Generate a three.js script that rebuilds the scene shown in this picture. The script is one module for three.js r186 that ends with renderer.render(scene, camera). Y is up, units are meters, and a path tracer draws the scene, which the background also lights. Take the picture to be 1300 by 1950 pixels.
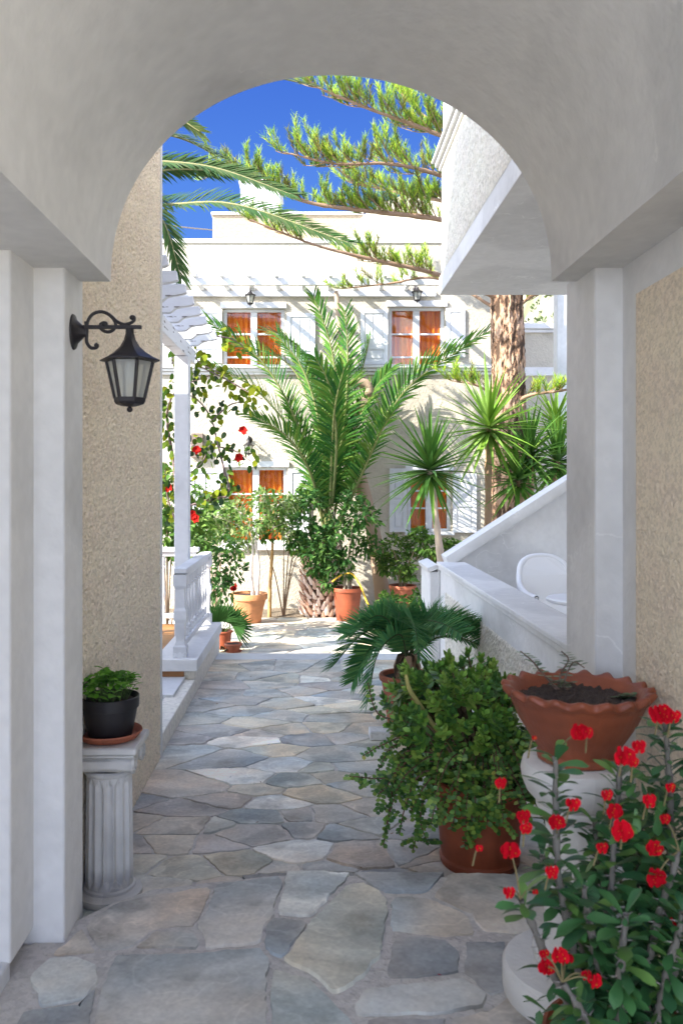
import * as THREE from 'three';
import { RoundedBoxGeometry } from 'three/addons/geometries/RoundedBoxGeometry.js';
import { mergeGeometries, toCreasedNormals } from 'three/addons/utils/BufferGeometryUtils.js';
import { createNoise2D, createNoise3D } from 'simplex-noise';

// ---------------------------------------------------------------- camera, sky, sun, exposure
const EYE = 1.75, FOC = 1600, VX = 595, VY = 920;                  // eye height over the path, focal length and horizon of a 1300 x 1950 frame
const scene = new THREE.Scene();
const camera = new THREE.PerspectiveCamera(2 * Math.atan(975 / FOC) * 180 / Math.PI, 1300 / 1950, 0.05, 900);
camera.position.set(0, EYE, 0);
camera.lookAt(0, EYE, -10);
camera.focus = 6; camera.userData.fStop = 4.5;
camera.setViewOffset(1300, 1950, 55, 55, 1300, 1950);
const renderer = new THREE.WebGLRenderer({ antialias: true });
renderer.toneMapping = THREE.LinearToneMapping;
renderer.toneMappingExposure = 7.1;
renderer.shadowMap.enabled = true;
const SUN = new THREE.Vector3(-1, 0.85, 0.6).normalize();
const sun = new THREE.DirectionalLight(new THREE.Color(1, 0.95, 0.86), 2);
sun.position.copy(SUN).multiplyScalar(40).add(new THREE.Vector3(0, 0, -8));
sun.target.position.set(0, 0, -8); sun.castShadow = true;
Object.assign(sun.shadow.camera, { left: -20, right: 20, top: 20, bottom: -20, far: 90 });
sun.shadow.mapSize.set(4096, 4096);
scene.add(sun, sun.target);
{ // clear deep blue sky, paler to the horizon and round the sun
  const W = 512, H = 256, d = new Float32Array(W * H * 4), v = new THREE.Vector3();
  const lerp = THREE.MathUtils.lerp, smooth01 = (a, b, x) => { const t = Math.min(1, Math.max(0, (x - a) / (b - a))); return t * t * (3 - 2 * t); };
  for (let r = 0; r < H; r++) for (let c = 0; c < W; c++) {
    const el = ((r + 0.5) / H - 0.5) * Math.PI, az = ((c + 0.5) / W - 0.5) * 2 * Math.PI;
    v.set(Math.cos(az) * Math.cos(el), Math.sin(el), Math.sin(az) * Math.cos(el));
    const h = 1 - THREE.MathUtils.smoothstep(el, -0.02, 0.27), g = Math.max(0, v.dot(SUN));
    const glow = 0.42 * Math.pow(g, 2) + 0.8 * Math.pow(g, 24);
    const k2 = smooth01(0.5, 0.24, el), deep = [0.0086 + 0.008 * k2, 0.025 + 0.0185 * k2, 0.102 + 0.026 * k2], pale = [0.8, 0.93, 1.16], white = [0.95, 1.06, 1.24];
    for (let k = 0; k < 3; k++) d[(r * W + c) * 4 + k] = (lerp(deep[k], pale[k], h) + white[k] * glow) * (el < 0 ? 0.5 : 1);
    d[(r * W + c) * 4 + 3] = 1;
  }
  const t = new THREE.DataTexture(d, W, H, THREE.RGBAFormat, THREE.FloatType);
  t.mapping = THREE.EquirectangularReflectionMapping; t.magFilter = THREE.LinearFilter; t.needsUpdate = true;
  scene.background = t; scene.environment = t;
}

// ---------------------------------------------------------------- helpers
function rng(seed) { let a = seed >>> 0; return () => { a = (a + 0x6d2b79f5) | 0; let t = Math.imul(a ^ (a >>> 15), 1 | a); t = (t + Math.imul(t ^ (t >>> 7), 61 | t)) ^ t; return ((t ^ (t >>> 14)) >>> 0) / 4294967296; }; }
const n2 = createNoise2D(rng(11)), n3 = createNoise3D(rng(12));
const V = (x, y, z) => new THREE.Vector3(x, y, z);
const RGB = (r, g, b) => new THREE.Color().setRGB(r, g, b);
const clamp = THREE.MathUtils.clamp, smooth = THREE.MathUtils.smoothstep, mix = THREE.MathUtils.lerp;
const at = (px, py, d) => V((px - VX) * d / FOC, EYE + (VY - py) * d / FOC, -d);   // a sight line's point at a distance: where a measured thing stands
const used = new Map();
function numbered(name) { const n = used.get(name) || 0; used.set(name, n + 1); return n ? name + '_' + String(n).padStart(3, '0') : name; }
function tag(o, label, category, group) { o.userData.label = label; o.userData.category = category; if (group) o.userData.group = group; return o; }
function thing(name, label, category, p = V(0, 0, 0), turn = 0, group) {
  const o = new THREE.Group(); o.name = numbered(name); o.position.copy(p); o.rotation.y = turn; scene.add(o);
  return tag(o, label, category, group);
}
function flat(g) { return g.index ? g.toNonIndexed() : g; }
function merged(gs) {
  gs = [].concat(gs).map(flat);
  for (const g of gs) for (const k of Object.keys(g.attributes)) if (!['position', 'normal', 'uv'].includes(k)) g.deleteAttribute(k);
  return gs.length > 1 ? mergeGeometries(gs) : gs[0];
}
function metreUV(g) {           // uv in metres by the main axis of each face
  const p = g.attributes.position, n = g.attributes.normal, uv = new Float32Array(p.count * 2);
  for (let i = 0; i < p.count; i++) {
    const ax = Math.abs(n.getX(i)), ay = Math.abs(n.getY(i)), az = Math.abs(n.getZ(i));
    if (ay >= ax && ay >= az) { uv[2 * i] = p.getX(i); uv[2 * i + 1] = p.getZ(i); }
    else if (ax >= az) { uv[2 * i] = p.getZ(i); uv[2 * i + 1] = p.getY(i); }
    else { uv[2 * i] = p.getX(i); uv[2 * i + 1] = p.getY(i); }
  }
  g.setAttribute('uv', new THREE.BufferAttribute(uv, 2)); return g;
}
function mesh(name, geo, mat, parent = scene, keepUV = false) {
  let g = Array.isArray(geo) ? merged(geo) : geo;
  if (!keepUV) { g = flat(g); metreUV(g); }
  const m = new THREE.Mesh(g, mat); m.name = parent === scene ? numbered(name) : name; m.castShadow = m.receiveShadow = true; parent.add(m); return m;
}
function ground(name, geo, mat, keepUV) { const m = mesh(name, geo, mat, scene, keepUV); m.userData.kind = 'structure'; return m; }
// box between two corners, edges rounded by r
function bx(x0, x1, y0, y1, z0, z1, r = 0.006) {
  const w = Math.abs(x1 - x0), h = Math.abs(y1 - y0), d = Math.abs(z1 - z0);
  const g = r > 0 ? new RoundedBoxGeometry(w, h, d, 2, Math.min(r, w / 2.2, h / 2.2, d / 2.2)) : new THREE.BoxGeometry(w, h, d);
  return g.translate((x0 + x1) / 2, (y0 + y1) / 2, (z0 + z1) / 2);
}
function lathe(profile, seg = 40, smoothIt = true) {
  const g = new THREE.LatheGeometry(profile.map(([r, y]) => new THREE.Vector2(Math.max(r, 1e-4), y)), seg);
  const rm = Math.max(...profile.map((p) => p[0])); let L = 0;
  for (let i = 1; i < profile.length; i++) L += Math.hypot(profile[i][0] - profile[i - 1][0], profile[i][1] - profile[i - 1][1]);
  const uv = g.attributes.uv; for (let i = 0; i < uv.count; i++) uv.setXY(i, uv.getX(i) * 2 * Math.PI * rm, uv.getY(i) * L);
  return smoothIt ? toCreasedNormals(g, 0.7) : toCreasedNormals(g, 0.1);
}
function tube(pts, r, seg = 24, sides = 8, closed = false) { return new THREE.TubeGeometry(new THREE.CatmullRomCurve3(pts, closed), seg, r, sides, closed); }
// loose mesh builder for plants: blades and tapered stems with vertex colours
class MB {
  constructor() { this.v = []; this.c = []; this.i = []; }
  get n() { return this.v.length / 3; }
  put(p, c) { this.v.push(p.x, p.y, p.z); this.c.push(c[0], c[1], c[2]); return this.n - 1; }
  // a leaf from b along dir, face towards nrm
  blade(b, dir, nrm, L, W, o = {}) {
    const { droop = 0, seg = 3, col = [0.05, 0.1, 0.03], col2 = col, fold = 0.15, prof = (t) => Math.sin(Math.PI * Math.min(1, 0.08 + t * 0.95)), curl = 0 } = o;
    const side = V().crossVectors(dir, nrm).normalize(), up = V().crossVectors(side, dir).normalize();
    let prev = null; const p = V();
    for (let k = 0; k <= seg; k++) {
      const t = k / seg, w = W * 0.5 * (k === seg ? 0.02 : prof(t));
      p.copy(b).addScaledVector(dir, L * t * (1 - 0.25 * droop * t)).addScaledVector(up, curl * L * t * t); p.y -= droop * L * t * t;
      const c = [0, 1, 2].map((j) => mix(col[j], col2[j], t));
      let row;
      if (fold) row = [this.put(p.clone().addScaledVector(side, -w).addScaledVector(up, w * fold), c), this.put(p.clone(), c), this.put(p.clone().addScaledVector(side, w).addScaledVector(up, w * fold), c)];
      else row = [this.put(p.clone().addScaledVector(side, -w), c), this.put(p.clone().addScaledVector(side, w), c)];
      if (prev) for (let j = 0; j + 1 < row.length; j++) this.i.push(prev[j], prev[j + 1], row[j + 1], prev[j], row[j + 1], row[j]);
      prev = row;
    }
  }
  // a stem through points, radius tapering r0 to r1
  stem(pts, r0, r1, sides = 6, col = [0.2, 0.15, 0.1], rough = 0) {
    let prev = null;
    for (let k = 0; k < pts.length; k++) {
      const a = pts[Math.max(0, k - 1)], b = pts[Math.min(pts.length - 1, k + 1)], t = V().subVectors(b, a).normalize();
      const s = Math.abs(t.y) > 0.9 ? V(1, 0, 0) : V(0, 1, 0), u = V().crossVectors(t, s).normalize(), w = V().crossVectors(t, u), r = mix(r0, r1, k / (pts.length - 1)), row = [];
      for (let j = 0; j < sides; j++) {
        const q = j / sides * 2 * Math.PI, p = pts[k].clone().addScaledVector(u, Math.cos(q) * r).addScaledVector(w, Math.sin(q) * r);
        if (rough) p.addScaledVector(V().subVectors(p, pts[k]).normalize(), rough * n3(p.x * 30, p.y * 30, p.z * 30));
        row.push(this.put(p, col));
      }
      if (prev) for (let j = 0; j < sides; j++) { const j1 = (j + 1) % sides; this.i.push(prev[j], prev[j1], row[j1], prev[j], row[j1], row[j]); }
      prev = row;
    }
  }
  geo() {
    const g = new THREE.BufferGeometry();
    g.setAttribute('position', new THREE.Float32BufferAttribute(this.v, 3)); g.setAttribute('color', new THREE.Float32BufferAttribute(this.c, 3));
    g.setIndex(this.i); g.computeVertexNormals(); return g;
  }
  build(name, mat, parent) { const m = new THREE.Mesh(this.geo(), mat); m.name = name; m.castShadow = m.receiveShadow = true; parent.add(m); return m; }
}
const curvePts = (pts, n) => new THREE.CatmullRomCurve3(pts).getPoints(n);
const vary = (r, c, s) => { const k = 1 + (r() - 0.5) * s, h = (r() - 0.5) * s * 0.25; return [c[0] * k * (1 + h), c[1] * k, c[2] * k * (1 - h)]; };
const onSphere = (r) => { const y = r() * 2 - 1, a = r() * 6.2832, q = Math.sqrt(1 - y * y); return V(q * Math.cos(a), y, q * Math.sin(a)); };

// ---------------------------------------------------------------- textures and materials
const hash = (x, y, s) => { let h = Math.imul(x, 374761393) ^ Math.imul(y, 668265263) ^ Math.imul(s, 1274126177); h = Math.imul(h ^ (h >>> 13), 1274126177); return ((h ^ (h >>> 16)) >>> 0) / 4294967296; };
function pnoise(u, v, f, s, fy = f) {   // periodic value noise, u and v in 0..1
  const x = u * f, y = v * fy, xi = Math.floor(x), yi = Math.floor(y), a = x - xi, b = y - yi, sx = a * a * (3 - 2 * a), sy = b * b * (3 - 2 * b);
  const H = (i, j) => hash(((i % f) + f) % f, ((j % fy) + fy) % fy, s);
  return mix(mix(H(xi, yi), H(xi + 1, yi), sx), mix(H(xi, yi + 1), H(xi + 1, yi + 1), sx), sy);
}
const fbm = (u, v, f, s, oct = 4, fy = f) => { let t = 0, a = 0.5, k = 0; for (; k < oct; k++, f *= 2, fy *= 2, a *= 0.5) t += a * pnoise(u, v, f, s + k, fy); return t / (1 - Math.pow(0.5, oct)); };
function tex(N, fn, metres, color) {
  const d = new Uint8Array(N * N * 4);
  for (let y = 0; y < N; y++) for (let x = 0; x < N; x++) {
    const c = fn(x / N, y / N), o = (y * N + x) * 4;
    for (let k = 0; k < 3; k++) d[o + k] = clamp(255 * (Array.isArray(c) ? c[k] : c), 0, 255);
    d[o + 3] = 255;
  }
  const t = new THREE.DataTexture(d, N, N); t.wrapS = t.wrapT = THREE.RepeatWrapping; t.magFilter = t.minFilter = THREE.LinearFilter;
  if (color) t.colorSpace = THREE.SRGBColorSpace;
  t.repeat.set(1 / metres, 1 / metres); t.needsUpdate = true; return t;
}
const plasterBump = tex(512, (u, v) => 0.4 * fbm(u, v, 7, 1, 5) + 0.45 * fbm(u, v, 60, 7, 2) + 0.15 * fbm(u, v, 6, 9, 3, 40), 0.9);
const plasterTone = tex(512, (u, v) => { const a = 0.955 + 0.035 * (fbm(u, v, 3, 21, 5) - 0.5) + 0.05 * (fbm(u, v, 40, 24, 2) - 0.5) - 0.02 * smooth(fbm(u, v, 6, 26, 5), 0.6, 0.72) - 0.06 * smooth(Math.abs(fbm(u, v, 5, 28, 5) - 0.5), 0.006, 0.0) * smooth(fbm(u, v, 3, 29, 2), 0.5, 0.7); return [a, a * 0.998, a * 0.992]; }, 1.7, true);
const grainBump = tex(512, (u, v) => 0.5 * fbm(u, v, 40, 31, 3) + 0.5 * smooth(fbm(u, v, 22, 35, 3), 0.35, 0.62), 0.5);
const stuccoTone = tex(512, (u, v) => { const a = 0.91 + 0.07 * smooth(fbm(u, v, 28, 41, 3), 0.3, 0.6) + 0.04 * (fbm(u, v, 3, 44, 3) - 0.5); return [a, a * (0.985 + 0.02 * fbm(u, v, 4, 47, 3)), a * 0.97]; }, 0.6, true);
const slateTone = tex(1024, (u, v) => {
  const w = 0.06 * (fbm(u, v, 3, 51, 3) - 0.5), st = fbm(u, v + w, 5, 53, 5, 17), cl = fbm(u, v, 4, 57, 5), sp = fbm(u, v, 90, 61, 2), ve = smooth(Math.abs(fbm(u + w, v + w * 2, 4, 65, 4) - 0.5), 0.0, 0.02);
  const a = 0.79 + 0.17 * (st - 0.1) + 0.24 * (cl - 0.5) + 0.1 * (sp - 0.5) + 0.05 * (1 - ve) - 0.1 * smooth(fbm(u, v, 5, 78, 4), 0.56, 0.68);
  const h = 0.2 * (fbm(u, v, 3, 69, 4) - 0.5);
  return [a * (1 + h), a, a * (1 - h * 0.9)];
}, 1.1, true);
const slateBump = tex(1024, (u, v) => { const w = 0.06 * (fbm(u, v, 3, 51, 3) - 0.5); return 0.5 * fbm(u, v + w, 5, 53, 5, 17) + 0.3 * fbm(u, v, 6, 72, 5) + 0.1 * fbm(u, v, 80, 75, 2); }, 1.1);
const clayTone = tex(512, (u, v) => { const a = 0.86 + 0.34 * (fbm(u, v, 4, 81, 5) - 0.5) + 0.14 * (fbm(u, v, 5, 84, 3, 30) - 0.5), s = smooth(fbm(u, v, 5, 87, 5), 0.5, 0.7) * 0.42; return [mix(a, 0.85, s), mix(a, 0.86, s), mix(a, 0.88, s)]; }, 0.5, true);
const barkBump = tex(512, (u, v) => smooth(fbm(u + 0.1 * fbm(u, v, 4, 95, 2), v, 16, 91, 4, 6), 0.25, 0.7), 0.6);
const barkTone = tex(512, (u, v) => { const a = 0.45 + 0.75 * smooth(fbm(u + 0.1 * fbm(u, v, 4, 95, 2), v, 16, 91, 4, 6), 0.3, 0.68); return [a, a * 0.95, a * 0.9]; }, 0.6, true);
const paintTone = tex(512, (u, v) => { const chip = smooth(fbm(u, v, 9, 101, 5, 60), 0.74, 0.76) * 0.7, a = 0.93 + 0.07 * fbm(u, v, 4, 104, 4, 40); return [mix(a, 0.34, chip), mix(a, 0.31, chip), mix(a, 0.29, chip)]; }, 1.3, true);
const soilBump = tex(256, (u, v) => fbm(u, v, 14, 111, 4), 0.25);
const fine = (t, m) => { const q = t.clone(); q.repeat.set(1 / m, 1 / m); q.needsUpdate = true; return q; };
const fineBump = fine(grainBump, 0.23), fineTone = fine(stuccoTone, 0.31);
const std = (o) => new THREE.MeshStandardMaterial(o);
const M = {
  white: std({ color: RGB(0.8, 0.79, 0.77), roughness: 0.85, map: plasterTone, bumpMap: plasterBump, bumpScale: 0.002 }),
  vault: std({ color: RGB(0.78, 0.765, 0.735), roughness: 0.9, map: plasterTone, bumpMap: plasterBump, bumpScale: 0.0025 }),
  facade: std({ color: RGB(0.58, 0.525, 0.425), roughness: 0.95, map: plasterTone, bumpMap: grainBump, bumpScale: 0.006 }),
  rough: std({ color: RGB(0.88, 0.76, 0.61), roughness: 0.95, map: fineTone, bumpMap: fineBump, bumpScale: 0.003 }),
  roughPale: std({ color: RGB(0.78, 0.74, 0.67), roughness: 0.95, map: stuccoTone, bumpMap: grainBump, bumpScale: 0.003 }),
  roof: std({ color: RGB(0.46, 0.38, 0.28), roughness: 0.95, map: stuccoTone, bumpMap: grainBump, bumpScale: 0.004 }),
  paint: std({ color: RGB(0.79, 0.8, 0.82), roughness: 0.55, map: plasterTone, bumpMap: plasterBump, bumpScale: 0.001 }),
  chipped: std({ color: RGB(0.76, 0.77, 0.8), roughness: 0.6, map: paintTone, bumpMap: plasterBump, bumpScale: 0.002 }),
  mortar: std({ color: RGB(0.6, 0.565, 0.54), roughness: 0.95, map: stuccoTone, bumpMap: grainBump, bumpScale: 0.004 }),
  marble: std({ color: RGB(0.68, 0.69, 0.7), roughness: 0.5, map: plasterTone, bumpMap: plasterBump, bumpScale: 0.001 }),
  earth: std({ color: RGB(0.24, 0.19, 0.14), roughness: 1, map: stuccoTone, bumpMap: soilBump, bumpScale: 0.02 }),
  land: std({ color: RGB(0.5, 0.48, 0.44), roughness: 1, map: stuccoTone }),
  clay: std({ color: RGB(0.5, 0.15, 0.075), roughness: 0.75, map: clayTone, bumpMap: plasterBump, bumpScale: 0.002 }),
  clayDark: std({ color: RGB(0.43, 0.1, 0.038), roughness: 0.62, map: clayTone, bumpMap: plasterBump, bumpScale: 0.002 }),
  clayBright: std({ color: RGB(0.8, 0.34, 0.14), roughness: 0.8, map: clayTone, bumpMap: plasterBump, bumpScale: 0.002 }),
  tile: std({ color: RGB(0.46, 0.2, 0.06), roughness: 0.5, map: clayTone }),
  soil: std({ color: RGB(0.06, 0.042, 0.032), roughness: 1, bumpMap: soilBump, bumpScale: 0.02 }),
  blackPot: std({ color: RGB(0.018, 0.016, 0.018), roughness: 0.5 }),
  cast: std({ color: RGB(0.74, 0.72, 0.68), roughness: 0.85, map: plasterTone, bumpMap: plasterBump, bumpScale: 0.003 }),
  iron: std({ color: RGB(0.022, 0.019, 0.021), roughness: 0.48, metalness: 0.3 }),
  glass: new THREE.MeshPhysicalMaterial({ color: RGB(0.93, 0.95, 0.92), transmission: 1, roughness: 0.03, thickness: 0, side: THREE.DoubleSide }),
  frost: new THREE.MeshPhysicalMaterial({ color: RGB(0.8, 0.81, 0.76), transmission: 0.75, roughness: 0.5, thickness: 0, side: THREE.DoubleSide }),
  bulb: std({ color: RGB(0.75, 0.76, 0.76), roughness: 0.3 }),
  curtain: std({ color: RGB(0.86, 0.21, 0.015), roughness: 0.9, side: THREE.DoubleSide }),
  plastic: std({ color: RGB(0.78, 0.78, 0.78), roughness: 0.35 }),
  hose: std({ color: RGB(0.75, 0.45, 0.03), roughness: 0.5 }),
  bark: std({ color: RGB(0.42, 0.27, 0.18), roughness: 1, map: barkTone, bumpMap: barkBump, bumpScale: 0.03 }),
  wood: std({ vertexColors: true, roughness: 0.95 }),
  leaf: new THREE.MeshPhysicalMaterial({ vertexColors: true, transmission: 0.38, roughness: 0.9, specularIntensity: 0.25, thickness: 0, side: THREE.DoubleSide }),
  petal: new THREE.MeshPhysicalMaterial({ vertexColors: true, roughness: 0.9, specularIntensity: 0.15, side: THREE.DoubleSide }),
  gloss: std({ vertexColors: true, roughness: 0.42, side: THREE.DoubleSide }),
  needle: new THREE.MeshPhysicalMaterial({ vertexColors: true, transmission: 0.3, roughness: 0.95, specularIntensity: 0.2, thickness: 0, side: THREE.DoubleSide }),
};
// a stucco sheet in its own plane (x right, y up, z out) with real relief
function stuccoSheet(w, h, step, amp, seed, dragged = 1, k = 45) {
  const g = new THREE.PlaneGeometry(w, h, Math.round(w / step), Math.round(h / step)), p = g.attributes.position;
  for (let i = 0; i < p.count; i++) {
    const x = p.getX(i) + seed * 7.3, y = p.getY(i) + seed * 3.1;
    const wx = x + 0.012 * n2(x * 14, y * 14), wy = y + 0.012 * n2(x * 14 + 50, y * 14);
    const a = n2(wx * k, wy * k / dragged) * 0.6 + n2(wx * k * 2.1 + 9, wy * k * 2.1 / dragged) * 0.4 + 0.12 * n2(x * 4, y * 4);
    const e = Math.min(1, 10 * Math.min(w / 2 - Math.abs(p.getX(i)), h / 2 - Math.abs(p.getY(i))) / 0.2);
    p.setZ(i, amp * (smooth(a, -0.55, 0.35) - 0.5) * Math.max(0, e) - (1 - Math.max(0, e)) * amp * 0.5);
  }
  g.computeVertexNormals();
  const uv = g.attributes.uv; for (let i = 0; i < uv.count; i++) uv.setXY(i, uv.getX(i) * w, uv.getY(i) * h);
  return g;
}

// ---------------------------------------------------------------- ground, floors and paving stones
const FRONT = 0.15, COURT = -0.2, DB = 14.035, SB = FOC / DB, COURT_END = -0.36;
const courtY = (z) => mix(COURT, COURT_END, clamp((-z - 8.6) / 5.4, 0, 1));
ground('ground', (() => { const g = new THREE.PlaneGeometry(1600, 1600); g.rotateX(-Math.PI / 2); g.translate(0, -0.75, 0); return g; })(), M.land);
{ // court ground between the step and the hotel, gently falling
  const g = new THREE.PlaneGeometry(18, 8, 90, 60); g.rotateX(-Math.PI / 2); g.translate(0, 0, -12.5);
  const p = g.attributes.position;
  for (let i = 0; i < p.count; i++) { const z = p.getZ(i), bed = smooth(-z, 12.75, 13.0) * (1 - smooth(p.getX(i), 0.25, 0.35)); p.setY(i, courtY(z) - 0.012 + 0.006 * n2(p.getX(i) * 3, z * 3) + bed * (0.035 + 0.03 * n2(p.getX(i) * 5, z * 5))); }
  g.computeVertexNormals(); ground('courtyard_soil', g, M.earth);
}
// stones: cells of a power diagram round hand-read stone centres, each cell its own slab
const TONES = { b: [0.235, 0.265, 0.3], g: [0.28, 0.3, 0.285], t: [0.41, 0.36, 0.285], y: [0.44, 0.4, 0.31], l: [0.27, 0.255, 0.27], w: [0.66, 0.66, 0.64], d: [0.2, 0.21, 0.235], p: [0.36, 0.315, 0.29], n: [0.32, 0.315, 0.31] };
const slateMats = {};
for (const [k, c0] of Object.entries(TONES)) { const c = c0.map((x, i) => mix(x, [0.325, 0.325, 0.315][i], 0.5)); slateMats[k] = [0.92, 1.0, 1.08].map((f, i) => std({ color: RGB(c[0] * f * 2.42, c[1] * f * 2.38, c[2] * f * 2.2 * (1.0 - 0.02 * i)), roughness: 0.66, map: slateTone, bumpMap: slateBump, bumpScale: 0.007 })); }
function clipHalf(poly, nx, nz, c) {         // keep n·p <= c
  const out = [];
  for (let i = 0; i < poly.length; i++) {
    const a = poly[i], b = poly[(i + 1) % poly.length], da = nx * a[0] + nz * a[1] - c, db = nx * b[0] + nz * b[1] - c;
    if (da <= 0) out.push(a);
    if ((da < 0) !== (db < 0) && da !== db) { const t = da / (da - db); out.push([a[0] + t * (b[0] - a[0]), a[1] + t * (b[1] - a[1])]); }
  }
  return out;
}
function slab(poly, thick, r, step, bevel, wob) {
  // walk the outline, add points, let it wander, then build top face and broken edge
  let pts = [];
  for (let i = 0; i < poly.length; i++) {
    const a = poly[i], b = poly[(i + 1) % poly.length], L = Math.hypot(b[0] - a[0], b[1] - a[1]), n = Math.max(1, Math.round(L / step));
    for (let k = 0; k < n; k++) pts.push([a[0] + (b[0] - a[0]) * k / n, a[1] + (b[1] - a[1]) * k / n]);
  }
  for (let it = 0; it < 1; it++) pts = pts.map((p, i) => { const a = pts[(i + pts.length - 1) % pts.length], b = pts[(i + 1) % pts.length]; return [p[0] * 0.8 + (a[0] + b[0]) * 0.1, p[1] * 0.8 + (a[1] + b[1]) * 0.1]; });
  let cx = 0, cz = 0; for (const p of pts) { cx += p[0]; cz += p[1]; } cx /= pts.length; cz /= pts.length;
  pts = pts.map(([x, z]) => [x + wob * n2(x * 9, z * 9) + wob * 0.5 * n2(x * 26 + 5, z * 26) + wob * 0.35 * n2(x * 70, z * 70), z + wob * n2(x * 9 + 40, z * 9) + wob * 0.5 * n2(x * 26 + 45, z * 26) + wob * 0.35 * n2(x * 70 + 9, z * 70)]);
  const N = pts.length, pos = [], nor = [], idx = [], tx = (r() - 0.5) * 0.02, tz = (r() - 0.5) * 0.02;
  const inn = pts.map(([x, z]) => { const dx = cx - x, dz = cz - z, L = Math.hypot(dx, dz) || 1; return [x + dx / L * bevel, z + dz / L * bevel]; });
  const y = (x, z) => thick + tx * (x - cx) + tz * (z - cz) + 0.0012 * n2(x * 5, z * 5);
  const mid = pts.map(([x, z]) => [mix(cx, x, 0.55), mix(cz, z, 0.55)]);
  pos.push(cx, y(cx, cz), cz); nor.push(0, 1, 0);
  for (const ring of [mid, inn]) for (const [x, z] of ring) { pos.push(x, y(x, z), z); nor.push(0, 1, 0); }
  for (const h of [0, 1]) for (let i = 0; i < N; i++) { const [x, z] = h ? pts[i] : inn[i], dx = pts[i][0] - cx, dz = pts[i][1] - cz, L = Math.hypot(dx, dz) || 1; pos.push(x, h ? -0.02 : y(x, z), z); nor.push(dx / L * (h ? 0.95 : 0.6), h ? 0.3 : 0.8, dz / L * (h ? 0.95 : 0.6)); }
  for (let i = 0; i < N; i++) {
    const j = (i + 1) % N;
    idx.push(0, 1 + i, 1 + j); idx.push(1 + i, 1 + N + j, 1 + j, 1 + i, 1 + N + i, 1 + N + j);
    idx.push(1 + 2 * N + i, 1 + 3 * N + j, 1 + 2 * N + j, 1 + 2 * N + i, 1 + 3 * N + i, 1 + 3 * N + j);
  }
  const g = new THREE.BufferGeometry();
  g.setAttribute('position', new THREE.Float32BufferAttribute(pos, 3)); g.setAttribute('normal', new THREE.Float32BufferAttribute(nor, 3)); g.setIndex(idx);
  const q = r() * 6.28, ca = Math.cos(q * 0.12 - 0.3), sa = Math.sin(q * 0.12 - 0.3), ou = r() * 9, ov = r() * 9, uv = [], f = 0.85 + r() * 0.3;
  for (let i = 0; i < pos.length; i += 3) uv.push(ou + f * (pos[i] * ca - pos[i + 2] * sa), ov + f * (pos[i] * sa + pos[i + 2] * ca));
  g.setAttribute('uv', new THREE.Float32BufferAttribute(uv, 2)); return g;
}
function pave(parent, seeds, outline, level, o) {
  const r = rng(o.seed), sz = o.stretch || 1;
  seeds = seeds.map((q) => [q[0], q[1] * sz, q[2], q[3]]); outline = outline.map((q) => [q[0], q[1] * sz]);
  for (let i = 0; i < seeds.length; i++) {
    const s = seeds[i]; let poly = outline.map((p) => p.slice());
    for (let j = 0; j < seeds.length && poly.length; j++) if (j !== i) {
      const q = seeds[j], dx = q[0] - s[0], dz = q[1] - s[1], L = Math.hypot(dx, dz);
      if (L > 2.2 || L < 1e-4) continue;
      const w = ((s[3] || 0) - (q[3] || 0));
      poly = clipHalf(poly, dx / L, dz / L, (dx * (s[0] + q[0]) / 2 + dz * (s[1] + q[1]) / 2) / L + w / (2 * L) - o.gap * (0.6 + 0.8 * hash(Math.min(i, j), Math.max(i, j), 5)) / 2);
    }
    if (poly.length < 3) continue;
    poly = poly.map((q) => [q[0], q[1] / sz]);
    lay(parent, poly, s[2], level, o, r);
  }
  for (const [poly, tone] of o.traced || []) lay(parent, poly, tone, level, o, r);
}
function lay(parent, poly, tone, level, o, r) {
    let A = 0; for (let k = 0; k < poly.length; k++) { const a = poly[k], b = poly[(k + 1) % poly.length]; A += a[0] * b[1] - b[0] * a[1]; }
    if (Math.abs(A) / 2 < 0.004) return;
    if (A > 0) poly.reverse();
    const lift = 0.006 + 0.006 * r(), g = slab(poly, lift, r, o.step, o.bevel, o.wob);
    const y = level; let m;
    m = new THREE.Mesh(g, slateMats[tone][Math.floor(r() * 3)]); m.name = numbered('paving_stone'); m.receiveShadow = m.castShadow = true; parent.add(m);
    if (typeof y === 'function') { const p = g.attributes.position; for (let k = 0; k < p.count; k++) p.setY(k, p.getY(k) + y(p.getZ(k))); } else m.position.y = y;
}
function seedsFrom(rows, h) { return rows.map(([px, py, t, k = 0]) => { const s = (py - VY) / h; return [(px - VX) / s, -FOC / s, t, k]; }); }
const edgePx = [[60, 1790], [165, 1736], [215, 1712], [290, 1686], [400, 1672], [530, 1659], [760, 1660], [1000, 1664], [1180, 1664]].map(([x, y]) => { const s = (y + 6 - VY) / (EYE - FRONT); return [(x - VX) / s, -FOC / s]; });
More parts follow.
